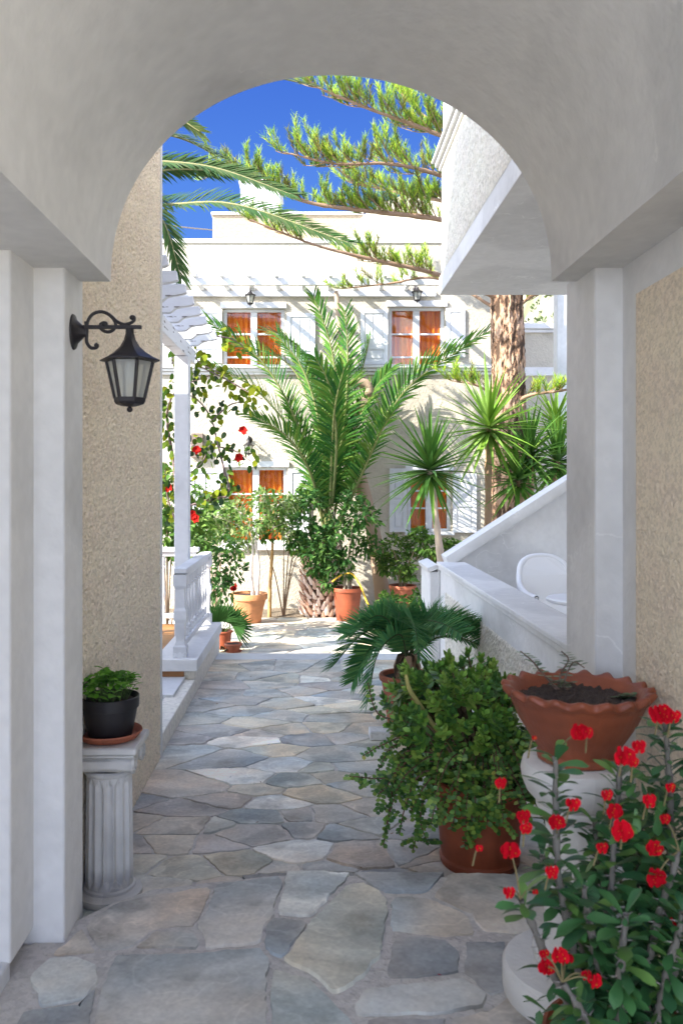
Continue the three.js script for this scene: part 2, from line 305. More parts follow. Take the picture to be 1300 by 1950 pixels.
{ // the floor of the passage, one step higher than the path
  const sh = new THREE.Shape(); sh.moveTo(-1.7, 2.5); sh.lineTo(-1.7, edgePx[0][1] * -1 - 0.02);
  const g = new THREE.ExtrudeGeometry(new THREE.Shape([...edgePx.map(([x, z]) => new THREE.Vector2(x, -z - 0.012)), new THREE.Vector2(2, 3.4), new THREE.Vector2(2, -4), new THREE.Vector2(-2, -4), new THREE.Vector2(-2, 2.9)]), { depth: 0.32, bevelEnabled: false });
  g.rotateX(-Math.PI / 2); g.translate(0, FRONT - 0.32, 0);
  const f = ground('passage_floor', g, M.mortar);
  // the big stones of the near floor, outlines read from the photograph's floor
  const K = [
    ['w', 532, 797, 640, 792, 753, 800, 735, 825, 690, 870, 640, 930, 625, 952, 520, 946, 504, 940], ['g', 745, 838, 795, 832, 850, 862, 882, 900, 870, 1010, 850, 1090, 800, 1150, 715, 1215, 690, 1215, 620, 1150, 525, 1100, 560, 1040, 600, 985, 650, 935],
    ['n', 295, 842, 512, 812, 520, 830, 490, 945, 455, 1000, 445, 1042, 255, 1062, 248, 1000, 235, 985, 270, 900], ['b', 480, 955, 585, 962, 605, 978, 520, 1092, 490, 1082, 458, 1056, 464, 1000], ['b', 760, 799, 1075, 800, 1010, 866, 870, 868, 830, 848], ['n', 895, 885, 950, 882, 1050, 900, 1140, 940, 1166, 962, 1172, 1010, 1080, 1016, 893, 998, 888, 950],
    ['n', 1095, 804, 1420, 806, 1420, 1010, 1205, 1000, 1160, 935, 1040, 880], ['l', 905, 1012, 1080, 1030, 1126, 1075, 1126, 1140, 980, 1162, 875, 1158, 880, 1100], ['d', 1145, 1036, 1280, 1034, 1288, 1200, 1240, 1222, 1140, 1145], ['b', 805, 1202, 960, 1182, 1140, 1167, 1226, 1220, 1206, 1256, 1080, 1284, 765, 1288, 758, 1262],
    ['g', 492, 1130, 600, 1160, 700, 1240, 750, 1300, 785, 1400, 474, 1400, 480, 1200], ['d', -96, 1185, -55, 1085, 240, 1077, 448, 1060, 474, 1100, 462, 1400, -140, 1400], ['p', -150, 975, -60, 912, 30, 884, 268, 850, 280, 855, 225, 978, 80, 992, 10, 1052, -60, 1068, -105, 1062, -145, 1012],
    ['d', 84, 1000, 220, 1004, 238, 1038, 228, 1060, 20, 1056], ['b', -350, 1160, -280, 1094, -180, 1092, -112, 1115, -104, 1180, -150, 1232, -300, 1262], ['l', -372, 1275, -165, 1250, -110, 1200, -152, 1400, -430, 1400], ['p', -268, 1080, -166, 992, -144, 1024, -116, 1072, -190, 1080], ['n', 1306, 1216, 1500, 1106, 1560, 1400, 1095, 1400, 1095, 1300, 1236, 1268],
    ['l', 800, 1302, 1082, 1300, 1082, 1400, 822, 1400], ['b', 1300, 1048, 1560, 1024, 1560, 1088, 1306, 1196],
  ].map(([t, ...c]) => { const q = []; for (let i = 0; i < c.length; i += 2) { const s = (1219 + 0.557 * c[i + 1] - VY) / (EYE - FRONT); q.push([(248 + 0.557 * c[i] - VX) / s, -FOC / s]); } return [q, t]; });
  const s = [], r = rng(5);
  for (let z = -2.32; z < 3.2; z += 0.42) for (let x = -1.4; x < 1.5; x += 0.45) s.push([x + r() * 0.25, z + r() * 0.2, 'bgdlnpg'[Math.floor(r() * 7)], 0]);
  const outline = [[1.75, -2.36], [1.75, 3.3], [-1.62, 3.3], [-1.62, -2.36]];
  pave(f, s, outline, FRONT, { gap: 0.03, step: 0.022, bevel: 0.005, wob: 0.006, seed: 71, traced: K });
}
{ // the path
  const f = ground('path', bx(-5, 1.3, -0.6, 0, -8.3, -2.6, 0), M.mortar);
  const C = [
    [330, 105, 't'], [450, 100, 'n'], [600, 100, 'n'], [760, 105, 'g'], [900, 105, 'g'], [290, 135, 'n'], [430, 135, 'b'], [580, 150, 'g'], [685, 150, 'w', -.01], [775, 135, 'p'], [880, 150, 'g'], [970, 165, 'b'],
    [330, 185, 'l'], [480, 180, 'n'], [290, 215, 'l'], [480, 215, 'b'], [640, 205, 'p'], [770, 185, 'l'], [830, 225, 'b'], [950, 205, 'n'], [220, 275, 'd'], [370, 250, 'b'], [590, 262, 'y', .01], [740, 250, 'w'], [870, 278, 't'],
    [370, 295, 'b'], [570, 320, 'b'], [740, 295, 'y'], [180, 335, 'g'], [260, 385, 'n', .03], [440, 350, 'y', .01], [590, 378, 't'], [790, 325, 't', .01], [760, 372, 'y'], [930, 380, 'p'], [440, 402, 'p', -.01],
    [100, 415, 'l'], [410, 432, 'w', .0], [690, 425, 'd'], [850, 418, 'l'], [120, 490, 'n', .02], [310, 510, 'b', .03], [540, 472, 'y', -.01], [830, 495, 'b', .06], [1000, 440, 't'], [580, 540, 'w', .01], [720, 550, 'g', -.01], [380, 597, 'w', .02], [920, 545, 'b', .02],
    [120, 640, 'p', .07], [430, 652, 't', -.01], [610, 610, 'g', .01], [800, 595, 'g'], [740, 670, 'y', .02], [525, 712, 'w', .0], [930, 640, 'b', .03], [270, 700, 'l', .02], [1060, 620, 'n'], [120, 735, 'l', .03], [450, 780, 'b', .01], [800, 768, 'b', .02], [660, 770, 'n', 0], [1000, 740, 'n', .02],
    [90, 815, 'p', .03], [265, 820, 'g', .0], [430, 850, 'l', .04], [660, 835, 'l', .01], [820, 845, 'b', .01], [960, 815, 'n', .02], [60, 890, 'n', .02], [250, 890, 'l', .01], [1100, 830, 'l'], [655, 932, 'w', .04], [365, 985, 'y', .03], [140, 1010, 't', .03], [910, 945, 'p', .05], [1090, 940, 'l', .02], [1200, 960, 'p'],
    [30, 1080, 'n'], [500, 1000, 'n'], [770, 985, 'n'], [1280, 850, 'g'], [1300, 1000, 'l'], [520, 1060, 'd'], [1050, 1060, 'l'], [300, 1090, 'n'], [750, 1065, 'g'], [-60, 900, 'p'], [-60, 800, 'n'], [-90, 700, 'l'], [-90, 990, 'g'],
  ].map(([x, y, t, k]) => [300 + 0.423 * x, 1230 + 0.423 * y, t, (k || 0) * 0.6]);
  const s = seedsFrom(C, EYE), r = rng(6), n0 = s.length;
  for (let k = 0; k < 900; k++) { const x = -1.05 + r() * 2.3, z = -2.9 - r() * 5.4; if (s.every((q, i) => Math.hypot(q[0] - x, q[1] - z) > (i < n0 ? 0.4 : 0.36))) s.push([x, z, 'bgtlnp'[Math.floor(r() * 6)], 0]); }
  pave(f, s, [[-0.97, -2.75], [1.22, -2.75], [1.22, -8.29], [-0.97, -8.29]], 0, { gap: 0.012, step: 0.03, bevel: 0.003, wob: 0.007, seed: 72, stretch: 1.6 });
}
const strip = ground('step', [bx(-0.965, 0.3, -0.05, 0.012, -8.585, -8.292, 0.006), bx(0.302, 1.24, -0.05, 0.011, -8.585, -8.293, 0.006), bx(-0.965, 1.24, -0.5, -0.052, -8.55, -8.3, 0)], M.marble);
{ // paved court beyond the step
  const f = ground('courtyard', (() => { const g = new THREE.PlaneGeometry(9, 4.4, 40, 24); g.rotateX(-Math.PI / 2); g.translate(1.4, 0, -10.75); const p = g.attributes.position; for (let i = 0; i < p.count; i++) p.setY(i, courtY(p.getZ(i)) + 0.004); g.computeVertexNormals(); return g; })(), M.mortar);
  const s = [], r = rng(8);
  for (let k = 0; k < 2600; k++) { const x = -2.6 + r() * 7, z = -8.7 - r() * 4.2; if (s.every((q) => Math.hypot(q[0] - x, q[1] - z) > 0.34)) s.push([x, z, 'ngtwnyp'[Math.floor(r() * 7)], 0]); }
  pave(f, s, [[-2.6, -8.62], [4.6, -8.62], [4.6, -12.9], [-2.6, -12.9]], (z) => courtY(z) + 0.004, { gap: 0.02, step: 0.08, bevel: 0.006, wob: 0.012, seed: 73, stretch: 1.3 });
}
{ // far hillside beyond the houses: one sheet of slopes with rock and scrub
  const g = new THREE.PlaneGeometry(420, 240, 160, 90); g.rotateX(-Math.PI / 2);
  const p = g.attributes.position, col = [];
  for (let i = 0; i < p.count; i++) {
    const x = p.getX(i) + 170, z = p.getZ(i) - 250, rise = smooth(x, 20, 115) * smooth(-z, 120, 300) * 150;
    p.setXYZ(i, x, -1 + rise + 2.5 * n2(x * 0.03, z * 0.03) * smooth(rise, 0, 20) + 1.2 * n2(x * 0.11, z * 0.11) * smooth(rise, 0, 20), z);
    const sc = smooth(n2(x * 0.16, z * 0.16) + 0.7 * n2(x * 0.5, z * 0.5), -0.35, 0.5), q = 0.85 + 0.3 * n2(x * 0.9, z * 0.9);
    col.push(mix(0.33, 0.13, sc) * q, mix(0.3, 0.16, sc) * q, mix(0.22, 0.07, sc) * q);
  }
  g.setAttribute('color', new THREE.Float32BufferAttribute(col, 3)); g.computeVertexNormals();
  const h = new THREE.Mesh(g, std({ vertexColors: true, roughness: 1 })); h.name = 'hills'; h.userData.kind = 'structure'; scene.add(h);
  const r = rng(31), mb = new MB();
  for (let k = 0; k < 2600; k++) {
    const x = 40 + r() * 160, z = -150 - r() * 170, rise = smooth(x, 20, 115) * smooth(-z, 120, 300) * 150;
    if (n2(x * 0.05, z * 0.05) < -0.2) continue;
    const y = -1 + rise + 2.5 * n2(x * 0.03, z * 0.03) * smooth(rise, 0, 20), s = 0.5 + r() * 0.9, c = vary(r, [0.07, 0.1, 0.035], 0.7);
    for (let q = 0; q < 7; q++) { const d = onSphere(r); d.y = Math.abs(d.y); mb.blade(V(x, y + 0.1, z).addScaledVector(d, s * 0.5), d, onSphere(r), s, s * 0.9, { seg: 2, fold: 0.3, col: c }); }
  }
  const sc = mb.build('hillside_scrub', M.leaf, scene); sc.userData = { label: 'low green scrub dotted over the far hillside', category: 'scrub', kind: 'stuff' };
}

// ---------------------------------------------------------------- the vaulted passage
const VC = (630 - VX) / 507, VR = 415 / 507, SPR = EYE + 380 / 507, VH = 390 / 507, ZA = -FOC / 507;
{
  const t = thing('vaulted_passage', 'white plastered barrel vault with round arch over the near floor', 'archway');
  const sh = new THREE.Shape(); sh.moveTo(-4.5, SPR); sh.lineTo(VC - VR, SPR);
  for (let k = 1; k < 72; k++) { const a = Math.PI - k / 72 * Math.PI; sh.lineTo(VC + VR * Math.cos(a), SPR + VH * Math.pow(Math.sin(a), 0.93)); }
  sh.lineTo(VC + VR, SPR); sh.lineTo(4.5, SPR); sh.lineTo(4.5, 4.3); sh.lineTo(-4.5, 4.3); sh.closePath();
  const g = new THREE.ExtrudeGeometry(sh, { depth: 2.5, bevelEnabled: true, bevelThickness: 0.035, bevelSize: 0.035, bevelOffset: -0.035, bevelSegments: 5 });
  g.translate(0, 0, ZA + 0.035);
  const vg = toCreasedNormals(g, 0.55), vp = vg.attributes.position, vn = vg.attributes.normal, vu = vg.attributes.uv;
  for (let i = 0; i < vp.count; i++) {   // plaster runs round the arch
    const x = vp.getX(i) - VC, y = vp.getY(i) - SPR, z = vp.getZ(i);
    if (Math.abs(vn.getZ(i)) > 0.9) vu.setXY(i, x, y); else if (Math.abs(vn.getY(i)) > 0.99 && y < 0.02) vu.setXY(i, x, z); else vu.setXY(i, z, y > -0.05 ? 0.8 * Math.atan2(y, x) : y);
  }
  mesh('vault', vg, M.vault, t, true);
  // jambs: left
  mesh('pilaster', bx(-1.02, -0.862, FRONT - 0.16, SPR + 0.02, ZA - 0.004, -2.925, 0.008), M.white, t);
  mesh('jamb', bx(-1.75, -0.97, FRONT + 0.05, SPR + 0.02, ZA - 0.002, -2.703, 0.008), M.white, t);
  mesh('sill', bx(-1.75, -0.975, FRONT - 0.1, FRONT + 0.06, -2.72, -1.3, 0.012), M.marble, t);
  mesh('niche_wall', bx(-2.0, -1.74, FRONT - 0.1, SPR + 0.02, -2.72, -1.3, 0), M.white, t);
  // right
  mesh('pilaster', bx(0.98, 1.14, FRONT - 0.16, SPR + 0.02, -3.252, -2.925, 0.008), M.white, t);
  mesh('side_wall', bx(1.078, 1.3, FRONT - 0.16, SPR + 0.02, ZA - 0.09, -1.25, 0.008), M.white, t);
  const pan = mesh('stucco_panel', stuccoSheet(1.3, 2.23, 0.005, 0.0035, 2, 1, 95), M.rough, t, true);
  pan.rotation.y = -Math.PI / 2; pan.position.set(1.074, FRONT + 2.23 / 2, -2.8 + 0.65);
  const pan2 = mesh('stucco_panel', stuccoSheet(0.2, 2.23, 0.02, 0.006, 5), M.rough, t, true); pan2.rotation.y = -Math.PI / 2; pan2.position.set(1.074, FRONT + 2.23 / 2, -1.4);
  mesh('skirting', bx(1.066, 1.09, FRONT + 0.002, FRONT + 0.11, -2.92, -1.3, 0.004), M.white, t);
}
{ // the open lane behind the viewer
  const t = thing('lane_wall', 'tall white wall of the open lane leading to the passage, left side', 'wall');
  mesh('wall', bx(-2.3, -1.9, -0.6, 4.2, -1.29, 2.4, 0.01), M.white, t); mesh('coping', bx(-2.35, -1.86, 4.202, 4.26, -1.29, 2.4, 0.01), M.white, t);
  const u = thing('lane_wall', 'white wall of the open lane leading to the passage, right side', 'wall');
  mesh('wall', bx(6, 6.4, -0.8, 3.6, -1.24, 8, 0.01), M.facade, u); mesh('coping', bx(5.96, 6.45, 3.602, 3.66, -1.24, 8, 0.01), M.white, u);
}
{ // house with the lantern wall, left of the path
  const t = thing('stucco_house', 'tall beige rough stucco house wall left of the flagstone path beside the fluted column', 'house');
  mesh('wall', bx(-6, -0.985, -0.3, 6.25, -5.366, ZA - 0.05, 0), M.white, t);
  const w = mesh('stucco_face', stuccoSheet(2.15, 6.25, 0.0075, 0.013, 1, 1.15, 58), M.rough, t, true);
  w.rotation.y = Math.PI / 2; w.position.set(-0.966, 3.125 - 0.02, -5.33 + 1.075);
  mesh('corner_trim', bx(-1.02, -0.958, -0.1, 6.25, -5.372, -5.325, 0.004), M.white, t);
}
// ---------------------------------------------------------------- right: terrace parapet, stair wall, balcony
const FZ = -8.0;
{
  const t = thing('terrace_parapet', 'low white capped terrace parapet with rough stucco panel running beside the path', 'parapet');
  mesh('wall', bx(1.215, 1.42, -0.3, 0.93, FZ, -3.2, 0.008), M.white, t);
  const cap = mesh('cap', [bx(1.18, 1.45, 0.965, 1.0, FZ - 0.03, -3.2, 0.008), bx(1.195, 1.435, 0.925, 0.967, FZ - 0.015, -3.2, 0.012)], M.white, t);
  const pan = mesh('stucco_panel', stuccoSheet(4.3, 0.66, 0.011, 0.012, 3), M.roughPale, t, true);
  pan.rotation.y = -Math.PI / 2; pan.position.set(1.211, 0.1 + 0.33, -7.7 + 2.15);
  mesh('end_pier', bx(1.125, 1.214, -0.4, 0.9, -8.72, -8.06, 0.008), M.white, t);
  mesh('pier_cap', (() => { const g = bx(1.11, 1.214, 0, 0.05, -8.74, -8.05, 0.008); g.translate(-1.15, 0, 0); g.rotateZ(0.35); g.translate(1.15, 0.905, 0); return g; })(), M.white, t);
}
{
  const t = thing('stair_wall', 'white sloping stair wall rising behind the terrace armchair', 'wall');
  const top = (x) => 1.02 + 0.64 * (x - 1.33);
  const sh = new THREE.Shape([[1.2, 0], [4.4, 0], [4.4, top(4.4)], [1.33, 1.0], [1.2, 0.93]].map(([x, y]) => new THREE.Vector2(x, y)));
  const g = new THREE.ExtrudeGeometry(sh, { depth: 0.2, bevelEnabled: false }); g.translate(0, 0, FZ - 0.22);
  mesh('wall', g, M.white, t);
  const cs = new THREE.Shape([[1.3, 0.97], [4.4, top(4.4) - 0.03], [4.4, top(4.4) + 0.07], [1.27, 1.045]].map(([x, y]) => new THREE.Vector2(x, y)));
  const c = new THREE.ExtrudeGeometry(cs, { depth: 0.27, bevelEnabled: true, bevelSize: 0.01, bevelThickness: 0.01, bevelSegments: 2 }); c.translate(0, 0, FZ - 0.245);
  mesh('cap', toCreasedNormals(c, 0.5), M.white, t);
}
ground('terrace_floor', bx(1.42, 4.6, -0.2, 0.18, FZ - 0.02, -3.2, 0), M.marble);
{
  const B0 = 3.415, BZ = -7.44;
  const t = thing('balcony', 'boxed white balcony with rough stucco front and stepped cornice jutting out above the terrace', 'balcony');
  mesh('slab', bx(1.12, 4.6, B0, B0 + 0.16, BZ, -3.15, 0.006), M.white, t);
  mesh('parapet', bx(1.14, 1.32, B0 + 0.15, B0 + 1.14, BZ + 0.012, -3.15, 0), M.white, t);
  mesh('end_parapet', bx(1.33, 4.6, B0 + 0.15, B0 + 1.14, BZ + 0.012, BZ + 0.2, 0), M.white, t);
  const pan = mesh('stucco_panel', stuccoSheet(4.2, 0.9, 0.011, 0.011, 4), M.roughPale, t, true);
  pan.rotation.y = -Math.PI / 2; pan.position.set(1.132, B0 + 0.64, BZ + 0.07 + 2.1);
  mesh('cornice', [bx(1.115, 1.34, B0 + 1.1, B0 + 1.135, BZ - 0.015, -3.15, 0.006), bx(1.085, 1.36, B0 + 1.137, B0 + 1.18, BZ - 0.045, -3.15, 0.012), bx(1.06, 1.38, B0 + 1.182, B0 + 1.21, BZ - 0.07, -3.15, 0.006)], M.white, t);
  mesh('corner_pier', bx(1.155, 1.5, B0 + 1.21, 7.2, BZ - 0.0, BZ + 0.35, 0.006), M.white, t);
}
{
  const t = thing('white_house', 'white house wall behind the right pilaster under the balcony', 'house');
  mesh('wall', bx(3.9, 4.6, 0.1, 7.2, -7.4, -3.2, 0), M.white, t);
  mesh('upper_wall', bx(2.6, 4.6, 4.5, 7.2, -7.3, -3.2, 0), M.white, t);
}

// ---------------------------------------------------------------- the hotel across the court
const fx = (px) => (px - VX) / SB, fy = (py) => EYE + (VY - py) / SB, ZF = -DB;
{
  const t = thing('hotel_building', 'two storey cream hotel front with orange curtained windows and white shutters across the court', 'building');
  const holes = [['door_window', 425, 541, 588, 703, 597, 'u'], ['window', 740, 846, 585, 703, 593, 'u'], ['window', 428, 546, 890, 1034, 898, 'l'], ['window', 776, 858, 897, 1012, 904, 'l']];
  const sh = new THREE.Shape([[-60, 1180], [938, 1180], [938, 457], [-60, 457]].map(([x, y]) => new THREE.Vector2(fx(x), fy(y))));
  for (const [, a, b, c, d] of holes) sh.holes.push(new THREE.Path([[a, c], [a, d], [b, d], [b, c]].map(([x, y]) => new THREE.Vector2(fx(x), fy(y)))));
  const g = new THREE.ExtrudeGeometry(sh, { depth: 0.3, bevelEnabled: false }); g.translate(0, 0, ZF - 0.3);
  mesh('wall', g, M.facade, t);
  mesh('side_wall', bx(fx(938) - 0.3, fx(938) - 0.002, fy(1180), fy(459), ZF - 5, ZF - 0.302, 0), M.facade, t);
  mesh('back_wall', bx(fx(-60), fx(938) - 0.31, fy(1180), fy(459), ZF - 5, ZF - 4.8, 0), M.facade, t);
  mesh('roof', bx(fx(-60), fx(938) - 0.002, fy(470) - 0.15, fy(470), ZF - 5, ZF - 0.301, 0), M.roof, t);
  mesh('floor_slab', bx(fx(-60), fx(938) - 0.31, fy(745), fy(735), ZF - 4.79, ZF - 0.302, 0), M.roof, t);
  mesh('coping', bx(fx(-62), fx(940), fy(463), fy(455), ZF - 0.31, ZF + 0.03, 0.006), M.white, t);
  mesh('cornice', [bx(fx(-60), fx(942), fy(702), fy(696), ZF - 0.0, ZF + 0.13, 0.006), bx(fx(-60), fx(941), fy(708), fy(702.6), ZF - 0.0, ZF + 0.09, 0.006), bx(fx(-60), fx(940), fy(714), fy(708.6), ZF - 0.0, ZF + 0.05, 0.006)], M.white, t);
  mesh('ledge', bx(fx(-60), fx(600), fy(1047), fy(1040), ZF - 0.0, ZF + 0.07, 0.006), M.white, t);
  holes.forEach(([, a, b, c, d, pt, kind], wi) => {
    const x0 = fx(a), x1 = fx(b), y1 = fy(c), y0 = fy(d), w = new THREE.Group(); w.name = 'window'; t.add(w);
    const zf = ZF - 0.06, f = 0.055, cx = (x0 + x1) / 2;
    mesh('frame', [bx(x0, x1, y1 - 0.045, y1, zf - 0.07, zf, 0.004), bx(x0, x1, y0, y0 + 0.045, zf - 0.07, zf, 0.004), bx(x0, x0 + f, y0 + 0.046, y1 - 0.046, zf - 0.07, zf, 0.004), bx(x1 - f, x1, y0 + 0.046, y1 - 0.046, zf - 0.07, zf, 0.004), bx(cx - 0.055, cx + 0.055, y0 + 0.046, y1 - 0.046, zf - 0.065, zf + 0.006, 0.006)], M.paint, w);
    mesh('lintel', bx(x0 - 0.04, x1 + 0.04, y1 + 0.002, y1 + 0.1, ZF - 0.08, ZF + 0.05, 0.006), M.paint, w);
    mesh('sill', bx(x0 - 0.05, x1 + 0.05, y0 - 0.06, y0 - 0.002, ZF - 0.1, ZF + 0.07, 0.006), M.paint, w);
    const bars = kind === 'u' ? [fy(635), fy(679)] : wi === 2 ? [fy(941), fy(984)] : [fy(935), fy(968)];
    for (const s of [0, 1]) {
      const a0 = s ? cx + 0.056 : x0 + f + 0.001, a1 = s ? x1 - f - 0.001 : cx - 0.056, ys = [y0 + 0.047, ...bars.reverse().slice().sort((p, q) => p - q), y1 - 0.047];
      for (const y of ys.slice(1, -1)) mesh('glazing_bar', bx(a0, a1, y - 0.014, y + 0.014, zf - 0.05, zf - 0.012, 0.004), M.paint, w);
      for (let k = 0; k + 1 < ys.length; k++) mesh('pane', bx(a0, a1, ys[k] + 0.015, ys[k + 1] - 0.015, zf - 0.034, zf - 0.031, 0), M.glass, w);
      const cg = new THREE.PlaneGeometry(a1 - a0 + 0.06, y1 - y0, 44, 1), p = cg.attributes.position;
      for (let i = 0; i < p.count; i++) { const x = p.getX(i); p.setZ(i, 0.022 * Math.sin(x * 62 + wi * 2 + s) + 0.01 * Math.sin(x * 151 + wi)); }
      cg.computeVertexNormals(); cg.translate((a0 + a1) / 2, (y0 + y1) / 2, ZF - 0.2); mesh('curtain', cg, M.curtain, w);
    }
  });
  // shutters folded open against the wall
  for (const [a, b, c, d, n] of [[366, 423, 590, 692, 1], [546, 600, 597, 694, 1], [686, 738, 590, 694, 1], [848, 884, 588, 682, 1], [364, 425, 893, 1014, 1], [549, 588, 893, 1014, 1], [741, 774, 892, 1013, 2], [861, 906, 902, 1014, 2]]) {
    const s = new THREE.Group(); s.name = 'shutter'; t.add(s);
    const x0 = fx(a), x1 = fx(b), y0 = fy(d), y1 = fy(c), q = 0.065, z0 = ZF + 0.012;
    mesh('board', bx(x0 + 0.01, x1 - 0.01, y0 + 0.01, y1 - 0.01, z0, z0 + 0.016, 0), M.paint, s);
    const rails = [[x0, x0 + q, y0, y1], [x1 - q, x1, y0, y1], [x0 + q + 0.001, x1 - q - 0.001, y1 - q, y1], [x0 + q + 0.001, x1 - q - 0.001, y0, y0 + q]];
    const my = mix(y0, y1, n === 2 ? 0.47 : 0.3); rails.push([x0 + q + 0.001, x1 - q - 0.001, my - q / 2, my + q / 2]);
    mesh('frame', rails.map(([p, r, u, v]) => bx(p, r, u, v, z0 + 0.001, z0 + 0.036, 0.004)), M.paint, s);
    for (const [u, v] of [[y0 + q, my - q / 2], [my + q / 2, y1 - q]]) {
      const cols = n === 1 && x1 - x0 > 0.42 && u > y0 + 0.2 ? 2 : 1;
      for (let k = 0; k < cols; k++) { const w = (x1 - x0 - 2 * q) / cols; mesh('panel', bx(x0 + q + k * w + 0.025, x0 + q + (k + 1) * w - 0.025, u + 0.03, v - 0.03, z0 + 0.01, z0 + 0.028, 0.008), M.paint, s); }
    }
  }
  mesh('vent_box', bx(fx(366), fx(388), fy(872), fy(826), ZF - 0.0, ZF + 0.12, 0.006), std({ color: RGB(0.2, 0.15, 0.12), roughness: 0.7 }), t);
}
{
  const t = thing('roof_pergola', 'long white timber sunshade on the upper hotel front with short joist ends', 'pergola');
  const yb = EYE + (VY - 543) / 122, zb = ZF + 0.93;
  mesh('beam', bx(fx(318), 2.05, yb, yb + 0.11, zb - 0.06, zb + 0.02, 0.006), M.paint, t);
  for (let px = 320; px < 830; px += 51.5) { const x = (px - VX) / 122; mesh('joist', bx(x - 0.03, x + 0.03, yb + 0.112, yb + 0.18, ZF - 0.01, zb + 0.12, 0.006), M.paint, t); }
  mesh('wall_plate', bx(fx(318), 2.05, yb + 0.02, yb + 0.11, ZF - 0.0, ZF + 0.06, 0.004), M.paint, t);
}
{
  const at2 = (px, py, d) => at(px, py, d);
  const a = thing('roof_block', 'beige flat roofed block standing on the hotel roof behind the parapet', 'building');
  const p0 = at(405, 470, 17.5), p1 = at(690, 410, 17.5); mesh('wall', bx(p0.x, p1.x, p0.y - 0.6, p1.y, -20, -17.5, 0.01), M.roof, a);
  mesh('coping', bx(p0.x - 0.03, p1.x + 0.03, p1.y + 0.002, p1.y + 0.06, -20.03, -17.45, 0.01), M.white, a);
  const b = thing('chimney_block', 'small white tower block rising over the beige roof block', 'building');
  const q0 = at(458, 410, 18.2), q1 = at(532, 348, 18.2); mesh('wall', bx(q0.x, q1.x, 2, q1.y, -19.6, -18.2, 0.01), M.white, b);
  mesh('cap', bx(q0.x - 0.04, q1.x + 0.04, q1.y + 0.002, q1.y + 0.07, -19.64, -18.15, 0.01), M.white, b);
  const c = thing('vaulted_house', 'white house with rounded barrel roof behind the pine branches', 'house');
  const m0 = at(800, 520, 15.2), R = 158 / (FOC / 15.2), sh = new THREE.Shape(); sh.moveTo(m0.x - R, 1); sh.lineTo(m0.x - R, m0.y);
  sh.absarc(m0.x, m0.y - 0.1, R, Math.PI, 0, true); sh.lineTo(m0.x + R, 1); sh.closePath();
  const g = new THREE.ExtrudeGeometry(sh, { depth: 3.5, bevelEnabled: true, bevelSize: 0.03, bevelThickness: 0.03, bevelSegments: 2, curveSegments: 40 }); g.translate(0, 0, -18.7);
  mesh('wall', toCreasedNormals(g, 0.5), M.facade, c);
}
{
  const t = thing('side_house', 'low cream house with white cornice behind the pine trunk below the hillside', 'house');
  const d = 15.6, p = (x, y) => at(x, y, d);
  mesh('wall', bx(p(936, 0).x, p(1180, 0).x, -0.5, p(0, 634).y, -19, -d, 0), M.facade, t);
  mesh('cornice', [bx(p(936, 0).x, p(1180, 0).x, p(0, 634).y + 0.001, p(0, 628).y, -19, -d + 0.05, 0.006), bx(p(936, 0).x, p(1180, 0).x, p(0, 627.5).y, p(0, 617).y, -19.04, -d + 0.1, 0.01)], M.white, t);
  mesh('string_course', bx(p(936, 0).x, p(1180, 0).x, p(0, 716).y, p(0, 700).y, -d - 0.02, -d + 0.06, 0.006), M.white, t);
  const q = thing('white_pillar', 'sunlit white pillar standing beside the right pilaster beyond the terrace', 'pillar');
  const a = at(1060, 560, 12.5), b = at(1120, 560, 12.5); mesh('shaft', bx(a.x, b.x, -0.5, 5.2, -12.7, -12.5, 0.01), M.white, q); mesh('plinth', bx(a.x - 0.03, b.x + 0.05, -0.6, 0.2, -12.75, -12.45, 0.01), M.white, q);
}
{ // upper side door of the hotel with louvres and a stair rail
  const t = thing('louvred_door', 'white louvred shutter door on the upper hotel front above the pergola rafters', 'door');
  const x0 = fx(322), x1 = fx(350), y0 = fy(697), y1 = fy(538), z = ZF + 0.01;
  mesh('frame', [bx(x0, x0 + 0.05, y0, y1, z, z + 0.06, 0.004), bx(x1 - 0.05, x1, y0, y1, z, z + 0.06, 0.004), bx(x0 + 0.051, x1 - 0.051, y1 - 0.06, y1, z, z + 0.06, 0.004)], M.paint, t);
  for (let y = y0 + 0.03; y < y1 - 0.08; y += 0.05) { const g = bx(x0 + 0.05, x1 - 0.05, -0.022, 0.022, -0.004, 0.004, 0); g.rotateX(-0.7); g.translate(0, y, z + 0.025); mesh('slat', g, M.roof, t); }
}

